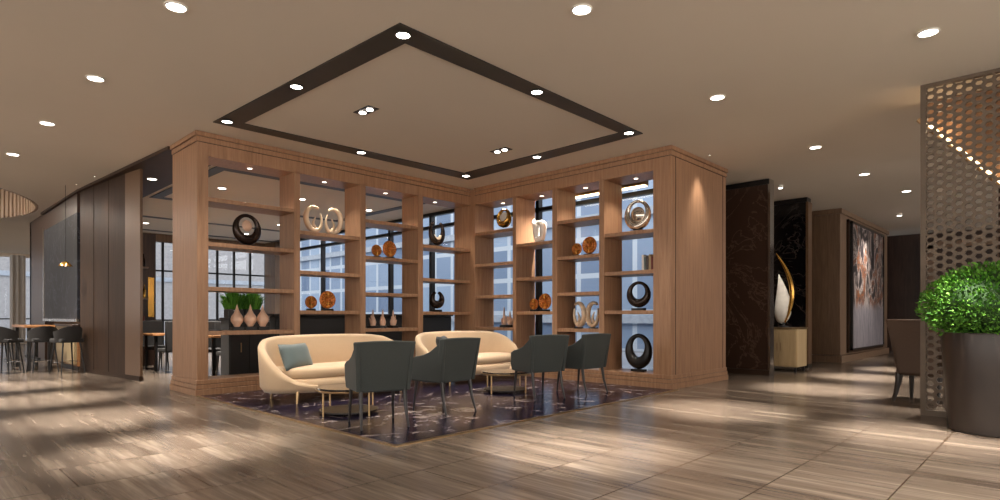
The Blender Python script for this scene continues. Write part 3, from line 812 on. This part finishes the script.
DS = [(small, (4.82, 8.97, 1.205), 0, 'small copper disc in the second left bay beside a larger one'), (big, (5.11, 8.95, 1.205), 0, 'large copper disc in the second left bay'),
      (small, (6.10, 8.97, 2.165), 0, 'small copper disc high in the third left bay'), (big, (6.37, 8.95, 2.165), 0, 'large copper disc high in the third left bay'),
      (small, (8.45, 7.24, 1.205), -PI/2, 'small copper disc in the right wing, second bay from the corner'), (big, (8.45, 6.97, 1.205), -PI/2, 'large copper disc in the right wing, second bay from the corner'),
      (small, (8.45, 6.24, 2.165), -PI/2, 'small copper disc high in the right wing, third bay from the corner'), (big, (8.45, 5.97, 2.165), -PI/2, 'large copper disc high in the right wing, third bay from the corner')]
seen = set()
for o, loc, rz, lab in DS:
    if o.name in seen: dup(o, loc, rz, lab, 'copper discs on stands')
    else: seen.add(o.name); put(o, *loc, rz, lab, None, 'copper discs on stands')

# figurines in the third bay / coral
def figurine(k=0, h=0.34):
    t = thing('coral_figurine', 'x', 'ornament')
    mb = MB(); rnd = random.Random(k)
    mb.lathe([(0.035, 0.03), (0.05, 0.06), (0.062, 0.11), (0.045, 0.16), (0.022, 0.21), (0.014, h-0.04), (0.002, h)], (0,0,0), 16)
    for i in range(5):
        a = rnd.uniform(0, 2*PI); c, s_ = math.cos(a), math.sin(a); z = 0.07+0.02*i
        mb.tube([(0, 0, z), (c*0.05, s_*0.04, z+0.02), (c*0.085, s_*0.05, z+0.08)], [0.024, 0.02, 0.006], 8)
    mb.build('body', 'blush', t, local=True)
    MB().box(-0.085, -0.06, 0, 0.085, 0.06, 0.045).build('stand', 'blackmetal', t, local=True, bevel=0.004)
    return t
for i, (x, lab) in enumerate([(6.01, 'pale branching figurine, left of the three in the third left bay'), (6.22, 'pale branching figurine in the middle of the three in the third left bay'), (6.45, 'pale branching figurine, right of the three in the third left bay')]):
    put(figurine(i+3), x, 8.95, 0.90, i*0.8, lab, None, 'pale figurines')
t = figurine(9, 0.40); put(t, 8.45, 8.02, 0.90, 0.3, 'pale coral figurine low in the right wing bay beside the corner')
t = figurine(12, 0.32); put(t, 8.45, 7.86, 0.90, 1.4, 'small pale coral figurine beside the taller one near the corner')

# fourth left bay
t = crescent('ring_vase', 'darkring', 0.20, 0.07, 1.0, 1.25, open_=0.5); put(t, 7.50, 8.95, 2.475, 0.0, 'open bronze and pearl ring vase high in the fourth left bay', 'vase')
MB().tube([(0.10*math.cos(a), 0.0, 0.29+0.15*math.sin(a)) for a in [PI*(1.1+0.8*i/12) for i in range(13)]], [0.03+0.03*math.sin(PI*i/12) for i in range(13)], 10).build('inner_lip', 'shellc', t, local=True)
t = crescent('crescent_vase', 'darkring', 0.19, 0.10, 0.8, 1.0, open_=0.35); put(t, 7.50, 8.95, 1.205, 0.0, 'dark crescent vase lower in the fourth left bay', 'vase')

# right wing top pieces
t = crescent('gold_vase', 'gold', 0.20, 0.10, 0.7, 1.05); put(t, 8.45, 8.02, 2.80, PI/2, 'gold and black round vase at the top of the bay beside the corner', 'vase')
MB().lathe([(0.001, 0.03), (0.10, 0.02), (0.12, 0.0), (0.10, -0.02), (0.001, -0.03)], (0,0,0), 24, Matrix.Translation((0, 0, 0.26)) @ Matrix.Rotation(PI/2, 4, 'X')).build('inner_disc', 'pearl', t, local=True)
def pebble():
    t = thing('pierced_sculpture', 'white pierced porcelain sculpture in the second right wing bay', 'sculpture')
    def loop(zc, hx, hz, r, ex, n=36):
        f = lambda v: math.copysign(abs(v)**(2/ex), v)
        return [(hx*f(math.cos(2*PI*i/n)), 0.012*math.sin(4*PI*i/n), zc+hz*f(math.sin(2*PI*i/n))) for i in range(n)]
    MB().tube(loop(0.235, 0.085, 0.155, 0, 4.0), [0.07+0.012*math.sin(2*PI*i/12) for i in range(36)], 12, closed=True, squash=(1, 0.8)).build('pierced_body', 'pearl', t, local=True, ang=80)
    MB().tube([(0.12, 0, 0.36), (0.15, 0.01, 0.42), (0.13, 0, 0.49)], [0.05, 0.035, 0.01], 10).build('horn', 'pearl', t, local=True)
    MB().box(-0.12, -0.06, 0, 0.12, 0.06, 0.02).build('stand', 'blackmetal', t, local=True, bevel=0.004)
    return t
t = pebble(); t.location = (8.45, 7.10, 2.475); t.rotation_euler = (0, 0, PI/2)
t = crescent('silver_ring', 'silver', 0.235, 0.065, 1.1, 1.05); put(t, 8.45, 5.02, 2.475, PI/2, 'large polished silver ring at the top of the bay beside the broad panel')
MB().lathe([(0.001, 0.05), (0.08, 0.04), (0.13, 0.0), (0.08, -0.04), (0.001, -0.05)], (0,0,0), 24, Matrix.Translation((0, 0, 0.29)) @ Matrix.Rotation(PI/2, 4, 'X')).build('inner_disc', 'silver', t, local=True)
t = crescent('dark_ring', 'darkring', 0.22, 0.08, 0.9, 1.0); put(t, 8.45, 5.0, 1.205, PI/2, 'dark bronze ring halfway up the bay beside the broad panel')
t = crescent('black_ring_vase', 'blackmetal', 0.24, 0.10, 1.0, 1.2); put(t, 8.45, 5.0, 0.215, PI/2, 'black ring vase on the lowest shelf beside the broad panel', 'vase')
def bookrow(x, y, z, ax):
    cols = ['red', 'cab', 'darkring', 'pillow', 'pearl']
    names = ['red', 'tan', 'dark brown', 'blue grey', 'white']
    u = 0
    for i in range(5):
        th = 0.03+0.008*(i % 3); h = 0.22+0.02*((i*2) % 3)
        root = thing('book', f'{names[i]} book standing on the middle shelf beside the broad panel', 'book', (x, y+u, z), 0, 'books on the middle shelf')
        MB().box(-0.08, 0, 0, 0.08, th, h).build('cover', cols[i], root, local=True, bevel=0.002)
        MB().box(-0.075, 0.003, 0.004, 0.083, th-0.003, h-0.006).build('pages', 'pearl', root, local=True)
        u += th+0.003
bookrow(8.48, 4.72, 1.84, 'R')

# ------------------------------------------------------------------ back room furniture
def dining_chair():
    t = thing('dining_chair', 'x', 'chair')
    MB().box(-0.24, -0.24, 0.40, 0.24, 0.24, 0.48).build('seat', 'darkseat', t, local=True, bevel=0.02)
    vs = []; n = 8
    mb = MB().prism([(-0.24, -0.30), (0.24, -0.30), (0.25, -0.235), (-0.25, -0.235)], 0.42, 1.02); mb.build('backrest', 'darkseat', t, local=True, bevel=0.02)
    for sx in (-1, 1):
        for sy in (-1, 1): MB().tube([(sx*0.2, sy*0.2, 0.41), (sx*0.22, sy*0.23, 0)], [0.02, 0.012], 8).build('leg', 'leg', t, local=True)
    return t
def dining_table(loc, label, w=0.8, l=1.3):
    t = thing('dining_table', label, 'table', loc, 0, 'back room tables')
    MB().box(-l/2, -w/2, 0.72, l/2, w/2, 0.76).build('tabletop', 'wood_table', t, local=True, bevel=0.005)
    for sx in (-1, 1):
        for sy in (-1, 1): MB().box(sx*(l/2-0.05), sy*(w/2-0.05), 0, sx*(l/2-0.1), sy*(w/2-0.1), 0.72).build('leg', 'blackmetal', t, local=True)
    return t
TB = [((4.7, 11.6, 0), 'dining table seen through the first bay'), ((6.7, 11.6, 0), 'dining table behind the middle of the left wing'), ((4.3, 13.55, 0), 'dining table seen through the gap beside the shelving'), ((6.9, 14.8, 0), 'dining table farther back near the windows')]
b0 = dining_chair(); cnt = 0
where = ['at the table seen through the first bay', 'at the table behind the middle of the left wing', 'at the table seen through the gap', 'at the farther table near the windows']
side = ['near left', 'near right', 'far left', 'far right']
for ti, (loc, lab) in enumerate(TB):
    dining_table(loc, lab)
    for k, (dx, dy, rz) in enumerate([(-0.34, -0.66, 0), (0.34, -0.66, 0), (-0.34, 0.66, PI), (0.34, 0.66, PI)]):
        L = f'dark dining chair {where[ti]}, {side[k]} seat'
        p = (loc[0]+dx, loc[1]+dy, 0)
        if cnt == 0: put(b0, *p, rz, L, 'chair', 'dark back room chairs')
        else: dup(b0, p, rz, L, 'dark back room chairs')
        cnt += 1
# half-height partition with planting
t = thing('half_partition', 'dark half height partition behind the left shelving wing', 'partition', (6.6, 10.2, 0))
MB().box(4.75, 10.1, 0.06, 8.9, 10.35, 1.12).build('panel', 'darkseat', t, bevel=0.02)
MB().box(4.72, 10.07, 1.12, 8.93, 10.38, 1.16).build('cap', 'leg', t, bevel=0.005)
MB().box(4.78, 10.12, 0.0, 8.87, 10.33, 0.06).build('kickboard', 'blackmetal', t)

def grass_planter(loc, label, R=0.13):
    t = thing('grass_planter', label, 'plant', loc, 0, 'grass planters')
    MB().box(-R, -R*0.8, 0, R, R*0.8, 0.14).build('pot', 'leg', t, local=True, bevel=0.01)
    MB().box(-R*0.92, -R*0.72, 0.13, R*0.92, R*0.72, 0.145).build('soil', 'soil', t, local=True)
    mb = MB(); rnd = random.Random(len(label))
    for i in range(420):
        x, y = rnd.uniform(-R*0.9, R*0.9), rnd.uniform(-R*0.7, R*0.7); h = rnd.uniform(0.16, 0.38)*(1-0.45*(abs(x)/R)**2); dx, dy = (x/R)*0.14+rnd.uniform(-0.05, 0.05), (y/R)*0.1+rnd.uniform(-0.05, 0.05)
        a = rnd.uniform(0, PI); wx, wy = 0.009*math.cos(a), 0.009*math.sin(a)
        b = [(x-wx, y-wy, 0.14), (x+wx, y+wy, 0.14), (x+dx*0.4+wx, y+dy*0.4+wy, 0.14+h*0.7), (x+dx*0.4-wx, y+dy*0.4-wy, 0.14+h*0.7), (x+dx, y+dy, 0.14+h)]
        mb.add(b, [(0, 1, 2, 3), (3, 2, 4)])
    mb.build('foliage', 'leaf', t, local=True, smooth=False)
    return t
t = thing('sideboard', 'low dark cabinet carrying the grass planters behind the first bay', 'cabinet', (4.35, 10.3, 0))
MB().box(3.95, 10.12, 0.06, 4.62, 10.48, 1.06).build('body', 'darkseat', t, bevel=0.006)
MB().box(3.93, 10.10, 1.06, 4.64, 10.50, 1.09).build('top', 'leg', t, bevel=0.004)
MB().box(3.98, 10.16, 0.0, 4.60, 10.44, 0.06).build('kickboard', 'blackmetal', t)
for x in (3.965, 4.29): 
    d = MB().box(x, 10.105, 0.09, x+0.315, 10.121, 1.04).build('door', 'darkseat', t, bevel=0.003)
    MB().box(x+0.17, 10.09, 0.5, x+0.185, 10.106, 0.66).build('handle', 'brass', d)
grass_planter((4.10, 10.3, 1.09), 'green grass planter, left of two behind the first bay')
grass_planter((4.40, 10.3, 1.09), 'green grass planter, right of two behind the first bay')

# wine cabinet seen in the gap
t = thing('wine_cabinet', 'dark display cabinet with warm lit shelves seen through the gap', 'cabinet', (3.8, 15.1, 0))
MB().box(3.3, 15.0, 0.0, 4.22, 15.35, 3.0).build('body', 'wood_dark', t)
MB().box(4.06, 14.985, 1.1, 4.18, 15.0, 2.0).build('picture_panel', 'gold', t)
for z in (0.8, 1.5, 2.2): MB().box(3.6, 14.86, z, 4.04, 15.0, z+0.03).build('shelf', 'bronze_panel', t)
for i, (x, z) in enumerate([(3.70, 0.83), (3.83, 0.83), (3.96, 0.83), (3.84, 1.53), (3.97, 1.53), (3.82, 2.23), (3.95, 2.23)]):
    o = one(MB().lathe([(0.035, 0), (0.037, 0.02), (0.037, 0.17), (0.014, 0.22), (0.013, 0.29), (0.001, 0.29)], n=14), 'bottle', ['darkring', 'gold', 'red'][i % 3], (x, 14.93, z))
    tag(o, 'small bottle on the dark cabinet seen through the gap beside the shelving', 'bottle', 'bottles on the dark cabinet')

# linear warm pendant seen through the top of the third right bay
t = thing('linear_pendant', 'warm linear light bar seen through the top of the third right wing bay', 'lamp', (9.05, 6.0, 3.4))
MB().box(8.98, 5.2, 3.38, 9.12, 7.1, 3.46).build('housing', 'brass', t, bevel=0.004)
MB().box(9.0, 5.22, 3.36, 9.10, 7.08, 3.382).build('diffuser', 'warmstrip', t)
for y in (5.4, 6.9): MB().tube([(9.05, y, 3.46), (9.05, y, CH)], 0.006, 6).build('cord', 'blackmetal', t)

# ------------------------------------------------------------------ right side
t = thing('glass_partition', 'smoked brown glossy panel right of the oak panel', 'partition', (11.5, 4.4, 0))
MB().box(11.45, 4.02, 0.1, 11.60, 5.30, 3.69).build('panel', 'brownglass', t, bevel=0.004)
MB().box(11.43, 3.98, 0.0, 11.63, 4.02, 3.69).build('edge_trim', 'chrome', t)
MB().box(11.42, 4.0, 0.0, 11.64, 5.30, 0.1).build('skirting', 'bronze', t)
MB().box(11.42, 4.0, 3.6, 11.64, 5.30, 3.695).build('header', 'blackmetal', t)
t = thing('marble_partition', 'black marble partition behind the pale cabinet and white sculpture', 'partition', (13.9, 4.4, 0))
MB().box(13.8, 4.05, 0.08, 14.0, 5.30, 3.60).build('panel', 'blackmarble', t, bevel=0.004)
MB().box(13.76, 4.02, 3.60, 14.02, 5.30, 3.695).build('header', 'blackmetal', t)
MB().box(13.76, 4.0, 0.0, 14.03, 5.30, 0.08).build('skirting', 'blackmetal', t)
MB().box(13.77, 4.0, 0.08, 14.02, 4.05, 3.60).build('edge_trim', 'bronze_panel', t)

t = thing('side_cabinet', 'pale ribbed cabinet before the black marble partition', 'cabinet', (12.75, 4.15, 0))
MB().box(12.45, 3.82, 0.1, 13.05, 4.50, 0.86).build('body', 'cab', t, bevel=0.006)
MB().box(12.43, 3.80, 0.86, 13.07, 4.52, 0.89).build('top', 'brass', t, bevel=0.003)
for y in (3.835, 4.165):
    d = MB().box(12.432, y, 0.12, 12.452, y+0.315, 0.84).build('door', 'cab', t, bevel=0.003)
    MB().box(12.42, y+(0.28 if y < 4 else 0.02), 0.42, 12.434, y+(0.295 if y < 4 else 0.035), 0.58).build('handle', 'brass', d)
for x in (12.5, 13.0):
    for y in (3.87, 4.45): MB().box(x-0.02, y-0.02, 0, x+0.02, y+0.02, 0.1).build('leg', 'blackmetal', t)

# white teardrop sculpture
t = thing('drop_sculpture', 'tall white and bronze teardrop sculpture on the pale cabinet', 'sculpture', (12.75, 4.18, 0.89), PI/2+0.25)
MB().lathe([(0.10, 0.0), (0.10, 0.02), (0.03, 0.035), (0.025, 0.10)], n=20).build('foot', 'blackmetal', t, local=True)
vs = []; fs = []; m = 26; n = 20
for j in range(m+1):
    k = j/m; z = 0.07+1.02*k
    r = max(0.004, 0.17*math.sin(PI*k**0.62)**0.8*(1-0.25*k)) if 0 < k < 1 else 0.004
    cx_ = 0.03-0.05*math.sin(PI*k)+0.05*k
    for i in range(n):
        a = 2*PI*i/n; vs.append((cx_+r*math.cos(a), 0.5*r*math.sin(a), z))
for j in range(m):
    for i in range(n): fs.append((j*n+i, j*n+(i+1)%n, (j+1)*n+(i+1)%n, (j+1)*n+i))
fs += [tuple(range(n-1,-1,-1)), tuple(m*n+i for i in range(n))]
MB().add(vs, fs).build('white_body', 'pearl', t, local=True)
pts = []; rr = []
for i in range(30):
    k = i/29
    pts.append((0.06+0.13*k*k-0.25*math.sin(PI*(0.12+0.80*k)), 0.03, 0.10+1.42*k)); rr.append(0.062*math.sin(PI*(0.06+0.92*k))**0.8+0.006)
MB().tube(pts, rr, 12, squash=(1, 0.7)).build('bronze_wing', 'gold', t, local=True)
spl = thing('sculpture_spotlight', 'small ceiling spotlight above the white teardrop sculpture', 'ceiling light', (12.2, 4.05, CH))
MB().lathe([(0.05, 0), (0.05, -0.05), (0.04, -0.055), (0.0005, -0.055)], n=18).build('housing', 'white', spl, local=True)
MB().lathe([(0.0005, -0.056), (0.035, -0.056), (0.035, -0.06), (0.0005, -0.06)], n=18).build('lamp_lens', 'lamp', spl, local=True)
spot(spl, (0, 0, -0.08), 260, 45, rot=(0, math.radians(-13), 0))

# wood block with painting
t = thing('timber_block', 'brown timber clad block with framed bay for the abstract painting', 'wall panel', (17, 4.3, 0))
MB().box(15.75, 3.87, 0.18, 20.9, 5.2, CH-0.002).build('cladding', 'wood_far', t, bevel=0.01)
MB().box(15.71, 3.83, 0.0, 20.95, 5.2, 0.17).build('skirting', 'wood_far', t, bevel=0.006)
MB().box(15.71, 3.83, 3.58, 20.95, 5.2, CH-0.004).build('cornice', 'wood_far', t, bevel=0.006)
mb = MB()
for x0, x1, z0, z1 in ((16.3, 16.4, 0.3, 3.5), (20.0, 20.1, 0.3, 3.5), (16.3, 20.1, 3.42, 3.5), (16.3, 20.1, 0.22, 0.3)): mb.box(x0, 3.82, z0, x1, 3.87, z1)
mb.build('surround', 'wood_fin', t)
t = thing('abstract_painting', 'tall abstract painting in black, white and gold on the timber block', 'painting', (18.2, 3.80, 1.86))
MB().box(16.5, 3.785, 0.32, 19.9, 3.815, 3.42).build('canvas', 'painting', t)
mb = MB()
for x0, x1, z0, z1 in ((16.44, 16.5, 0.28, 3.46), (19.9, 19.96, 0.28, 3.46), (16.44, 19.96, 3.42, 3.46), (16.44, 19.96, 0.28, 0.32)): mb.box(x0, 3.765, z0, x1, 3.818, z1)
mb.build('frame', 'leg', t)
pl = thing('picture_spotlight', 'small ceiling spotlight before the abstract painting', 'ceiling light', (17.6, 3.0, CH))
MB().lathe([(0.06, 0), (0.06, -0.05), (0.05, -0.055), (0.0005, -0.055)], n=18).build('housing', 'white', pl, local=True)
MB().lathe([(0.0005, -0.056), (0.045, -0.056), (0.045, -0.06), (0.0005, -0.06)], n=18).build('lamp_lens', 'lamp', pl, local=True)
spot(pl, (0, 0, -0.08), 420, 70, rot=(math.radians(28), 0, 0))

# far dark doorway beyond
struct(MB().box(22.1, 2.9, 0, 22.3, 3.15, 3.3).box(22.1, 1.2, 0, 22.3, 1.4, 3.3).box(22.1, 1.2, 3.2, 22.3, 3.15, 3.4).build('door_1', 'wood_far'))

# brown chair beside the screen
def brown_chair():
    t = thing('wing_chair', 'brown leather high backed chair half hidden by the metal screen', 'chair', (9.42, 1.33, 0), math.radians(-100))
    # back turned to the camera ; back leans outward
    vs = []; fs = []
    prof_b = [(-0.26, 0.36), (-0.30, 0.60), (-0.36, 0.85), (-0.43, 1.07)]
    k = len(prof_b)
    for x in (-0.30, 0.30):
        for (y, z) in prof_b: vs.append((x*(0.76+0.24*(z-0.36)/0.7), y, z))
        for (y, z) in reversed(prof_b): vs.append((x*(0.76+0.24*(z-0.36)/0.7), y+0.08, z))
    q = 2*k
    fs = [tuple(range(q)), tuple(range(2*q-1, q-1, -1))]+[(i, q+i, q+(i+1)%q, (i+1)%q) for i in range(q)]
    MB().add(vs, fs).build('backrest', 'brownleather', t, local=True, bevel=0.015)
    MB().prism([(-0.25, -0.25), (0.25, -0.25), (0.28, 0.28), (-0.28, 0.28)], 0.34, 0.48).build('seat', 'brownleather', t, local=True, bevel=0.03)
    for sx in (-1, 1):
        pr = [(-0.26, 0.36), (0.22, 0.36), (0.26, 0.50), (0.20, 0.64), (0.0, 0.70), (-0.16, 0.84), (-0.28, 1.02), (-0.40, 1.06), (-0.36, 0.85), (-0.30, 0.60)]
        m_ = len(pr); v2 = [(sx*0.30*(0.76+0.24*(z-0.36)/0.7)-sx*d, y, z) for d in (0, 0.05) for (y, z) in pr]
        MB().add(v2, [tuple(range(m_)), tuple(range(2*m_-1, m_-1, -1))]+[(i, m_+i, m_+(i+1)%m_, (i+1)%m_) for i in range(m_)]).build('armrest', 'brownleather', t, local=True, bevel=0.01, ang=30)
        MB().tube([(sx*0.22, -0.20, 0.37), (sx*0.22, -0.22, 0.25), (sx*0.23, -0.27, 0.12), (sx*0.24, -0.34, 0.0)], [0.045, 0.038, 0.028, 0.02], 10).build('leg', 'leg', t, local=True)
        MB().tube([(sx*0.22, 0.22, 0.37), (sx*0.23, 0.24, 0.0)], [0.035, 0.02], 10).build('leg', 'leg', t, local=True)
    return t
brown_chair()
# table beyond the screen, with dark base
t = thing('dining_table', 'round dark dining table behind the perforated metal screen', 'table', (9.35, 0.2, 0))
MB().lathe([(0.001, 0.72), (0.58, 0.72), (0.6, 0.74), (0.58, 0.76), (0.001, 0.76)], (9.35, 0.2, 0), 36).build('tabletop', 'leg', t)
MB().lathe([(0.28, 0.0), (0.28, 0.03), (0.06, 0.06), (0.05, 0.68), (0.12, 0.72)], (9.35, 0.2, 0), 24).build('pedestal', 'blackmetal', t)

# perforated metal screen : plane X = 8.05, Y from 1.17 to -1.4
def lattice():
    t = thing('metal_screen', 'tall champagne metal screen of pierced hexagons at the right edge', 'screen', (8.05, 0.0, 0))
    mb = MB(); X0, X1 = 8.03, 8.07
    W, Hh = 0.112, 0.084
    ys, ye = 1.12, -1.4; z0, z1 = 0.06, 3.66
    cols = int((ys-ye)/(W*0.75))+1; rows = int((z1-z0)/Hh)+1
    for c in range(cols):
        yc = ys-0.04-c*W*0.75
        for r in range(rows):
            zc = z0+0.05+r*Hh+(Hh/2 if c % 2 else 0)
            if zc > z1: continue
            hexo = [(yc+W/2*math.cos(PI/3*i), zc+Hh/2/0.866*math.sin(PI/3*i)) for i in range(6)]
            hexi = [(yc+(W/2*0.62)*math.cos(PI/3*i), zc+(Hh/2*0.62)/0.866*math.sin(PI/3*i)) for i in range(6)]
            vs = [(X0, y, z) for y, z in hexo]+[(X0, y, z) for y, z in hexi]+[(X1, y, z) for y, z in hexo]+[(X1, y, z) for y, z in hexi]
            fs = []
            for i in range(6):
                j = (i+1) % 6
                fs += [(i, j, 6+j, 6+i), (12+j, 12+i, 18+i, 18+j), (6+i, 6+j, 18+j, 18+i)]
            mb.add(vs, fs)
    mb.build('pierced_panel', 'lattice', t, smooth=False)
    MB().box(8.02, 1.12, 0.0, 8.08, 1.17, CH-0.001).box(8.02, -1.45, 0.0, 8.08, -1.4, CH-0.001).box(8.02, -1.4, CH-0.04, 8.08, 1.12, CH-0.001).box(8.02, -1.4, 0, 8.08, 1.12, 0.06).build('frame', 'lattice', t)
    return t
lattice()
# sloping timber bulkhead with a light strip behind the screen
t = thing('sloping_bulkhead', 'sloping timber bulkhead with a glowing strip behind the metal screen', 'wall panel', (8.9, 0, 2))
pg = [(1.20, 3.45), (1.20, 3.69), (-1.9, 3.69), (-1.9, 0.01), (-1.65, 0.01)]
vs = [(8.66, y, z) for y, z in pg]+[(8.86, y, z) for y, z in pg]; k = len(pg)
MB().add(vs, [tuple(range(k)), tuple(range(2*k-1, k-1, -1))]+[(i, k+i, k+(i+1)%k, (i+1)%k) for i in range(k)]).build('panel', 'wood', t)
MB().tube([(8.60, 1.20, 3.43), (8.60, -1.60, 0.06)], 0.016, 10).build('light_strip', 'warmstrip', t)
MB().tube([(8.64, 1.28, 3.49), (8.64, -1.62, 0.02)], 0.028, 10).build('rail', 'brass', t)
for i in range(5):
    k = (i+0.5)/5; l = bpy.data.lights.new('strip_glow', 'POINT'); l.energy = 2.2; l.color = (1.0, 0.70, 0.42); l.shadow_soft_size = 0.05
    o = bpy.data.objects.new('strip_glow', l); COL.objects.link(o); o.location = (8.52-8.9, 1.32-2.92*k, 3.60-3.51*k+0.05-2); o.parent = t
# brown wall beyond the screen
struct(MB().box(12.0, -5, 0, 12.2, 0.75, CH).build('wall_alcove', 'wood_fin'))

# big planter
t = thing('potted_shrub', 'round clipped green shrub in a tall dark pot at the right edge', 'plant', (7.40, 0.52, 0))
cx_, cy_ = 7.36, 0.46
t.location = (cx_, cy_, 0)
MB().lathe([(0.36, 0.0), (0.385, 0.01), (0.40, 0.25), (0.425, 0.60), (0.445, 0.93), (0.44, 0.95), (0.41, 0.95), (0.40, 0.88), (0.001, 0.86)], n=56).build('pot', 'pot', t, local=True)
MB().lathe([(0.001, 0.90), (0.395, 0.88), (0.39, 0.865), (0.001, 0.865)], n=32).build('soil', 'soil', t, local=True)
rnd = random.Random(5)
mb = MB()
def ballpt(u, v, s=1.0):
    r = 0.585*s*(1+0.05*math.sin(5*u+3*v)+0.03*math.sin(11*u-7*v))
    return Vector((r*math.cos(u)*math.cos(v), r*math.sin(u)*math.cos(v), r*0.66*math.sin(v)))
for i in range(8500):
    u = rnd.uniform(0, 2*PI); v = math.asin(rnd.uniform(-0.85, 1)); s_ = rnd.uniform(0.82, 1.03)
    p = ballpt(u, v, s_)+Vector((0, 0, 1.22)); nrm = p-Vector((0, 0, 1.15)); nrm.normalize()
    d = (nrm+Vector((rnd.uniform(-.9, .9), rnd.uniform(-.9, .9), rnd.uniform(-.5, .9)))).normalized()
    sd = d.cross(Vector((rnd.uniform(-1, 1), rnd.uniform(-1, 1), rnd.uniform(-1, 1)))).normalized()
    L = rnd.uniform(0.024, 0.044); w_ = L*0.32
    mb.add([p, p+d*L*0.5+sd*w_, p+d*L, p+d*L*0.5-sd*w_], [(0, 1, 2, 3)])
f = mb.build('foliage', 'leaf', t, local=True, smooth=False)
mb = MB(); n = 36; m = 18; vs = []; fs = []
for j in range(m+1):
    for i in range(n):
        q = ballpt(2*PI*i/n, -PI/2+PI*j/m, 0.80)+Vector((0, 0, 1.22)); vs.append(q)
for j in range(m):
    for i in range(n): fs.append((j*n+i, j*n+(i+1)%n, (j+1)*n+(i+1)%n, (j+1)*n+i))
mb.add(vs, fs).build('crown_core', 'leafcore', t, local=True)
MB().tube([(0, 0, 0.88), (0.01, 0, 1.1)], [0.04, 0.03], 10).build('stem', 'leg', t, local=True)

# ------------------------------------------------------------------ world: soft evening sky, cooler towards the courtyard, warm fill added on the camera side to lift the interior
w = bpy.data.worlds.new('sky'); SC.world = w; w.use_nodes = True; nt = w.node_tree
bg = nt.nodes['Background']; tc = nt.nodes.new('ShaderNodeTexCoord'); sx = nt.nodes.new('ShaderNodeSeparateXYZ')
nt.links.new(tc.outputs['Generated'], sx.inputs[0])
mr = nt.nodes.new('ShaderNodeMath'); mr.operation = 'ADD'; nt.links.new(sx.outputs[0], mr.inputs[0]); nt.links.new(sx.outputs[1], mr.inputs[1])
r1 = nt.nodes.new('ShaderNodeMapRange'); nt.links.new(mr.outputs[0], r1.inputs[0]); r1.inputs[1].default_value = -0.5; r1.inputs[2].default_value = 0.5
mx = nt.nodes.new('ShaderNodeMix'); mx.data_type = 'RGBA'; nt.links.new(r1.outputs[0], mx.inputs['Factor'])
mx.inputs[6].default_value = (1.0, 0.93, 0.86, 1); mx.inputs[7].default_value = (0.29, 0.32, 0.37, 1)
nt.links.new(mx.outputs[2], bg.inputs[0]); bg.inputs[1].default_value = 3.6

# ------------------------------------------------------------------ camera
F = 587.07; A = math.radians(43.9026)
cam = bpy.data.cameras.new('camera'); co = bpy.data.objects.new('camera', cam); COL.objects.link(co)
cam.sensor_width = 36; cam.sensor_fit = 'HORIZONTAL'; cam.lens = F*36/1000; cam.shift_y = 0.067
co.location = (0, 0, 1.1); co.rotation_euler = (PI/2, 0, A-PI/2); cam.clip_end = 200
SC.camera = co
SC.view_settings.view_transform = 'Standard'; SC.view_settings.look = 'None'
SC.view_settings.exposure = 0.0; SC.view_settings.gamma = 1.0; SC.view_settings.use_curve_mapping = False
SC.cycles.max_bounces = 10; SC.cycles.diffuse_bounces = 6; SC.cycles.sample_clamp_indirect = 6.0
SC.cycles.caustics_reflective = False; SC.cycles.caustics_refractive = False
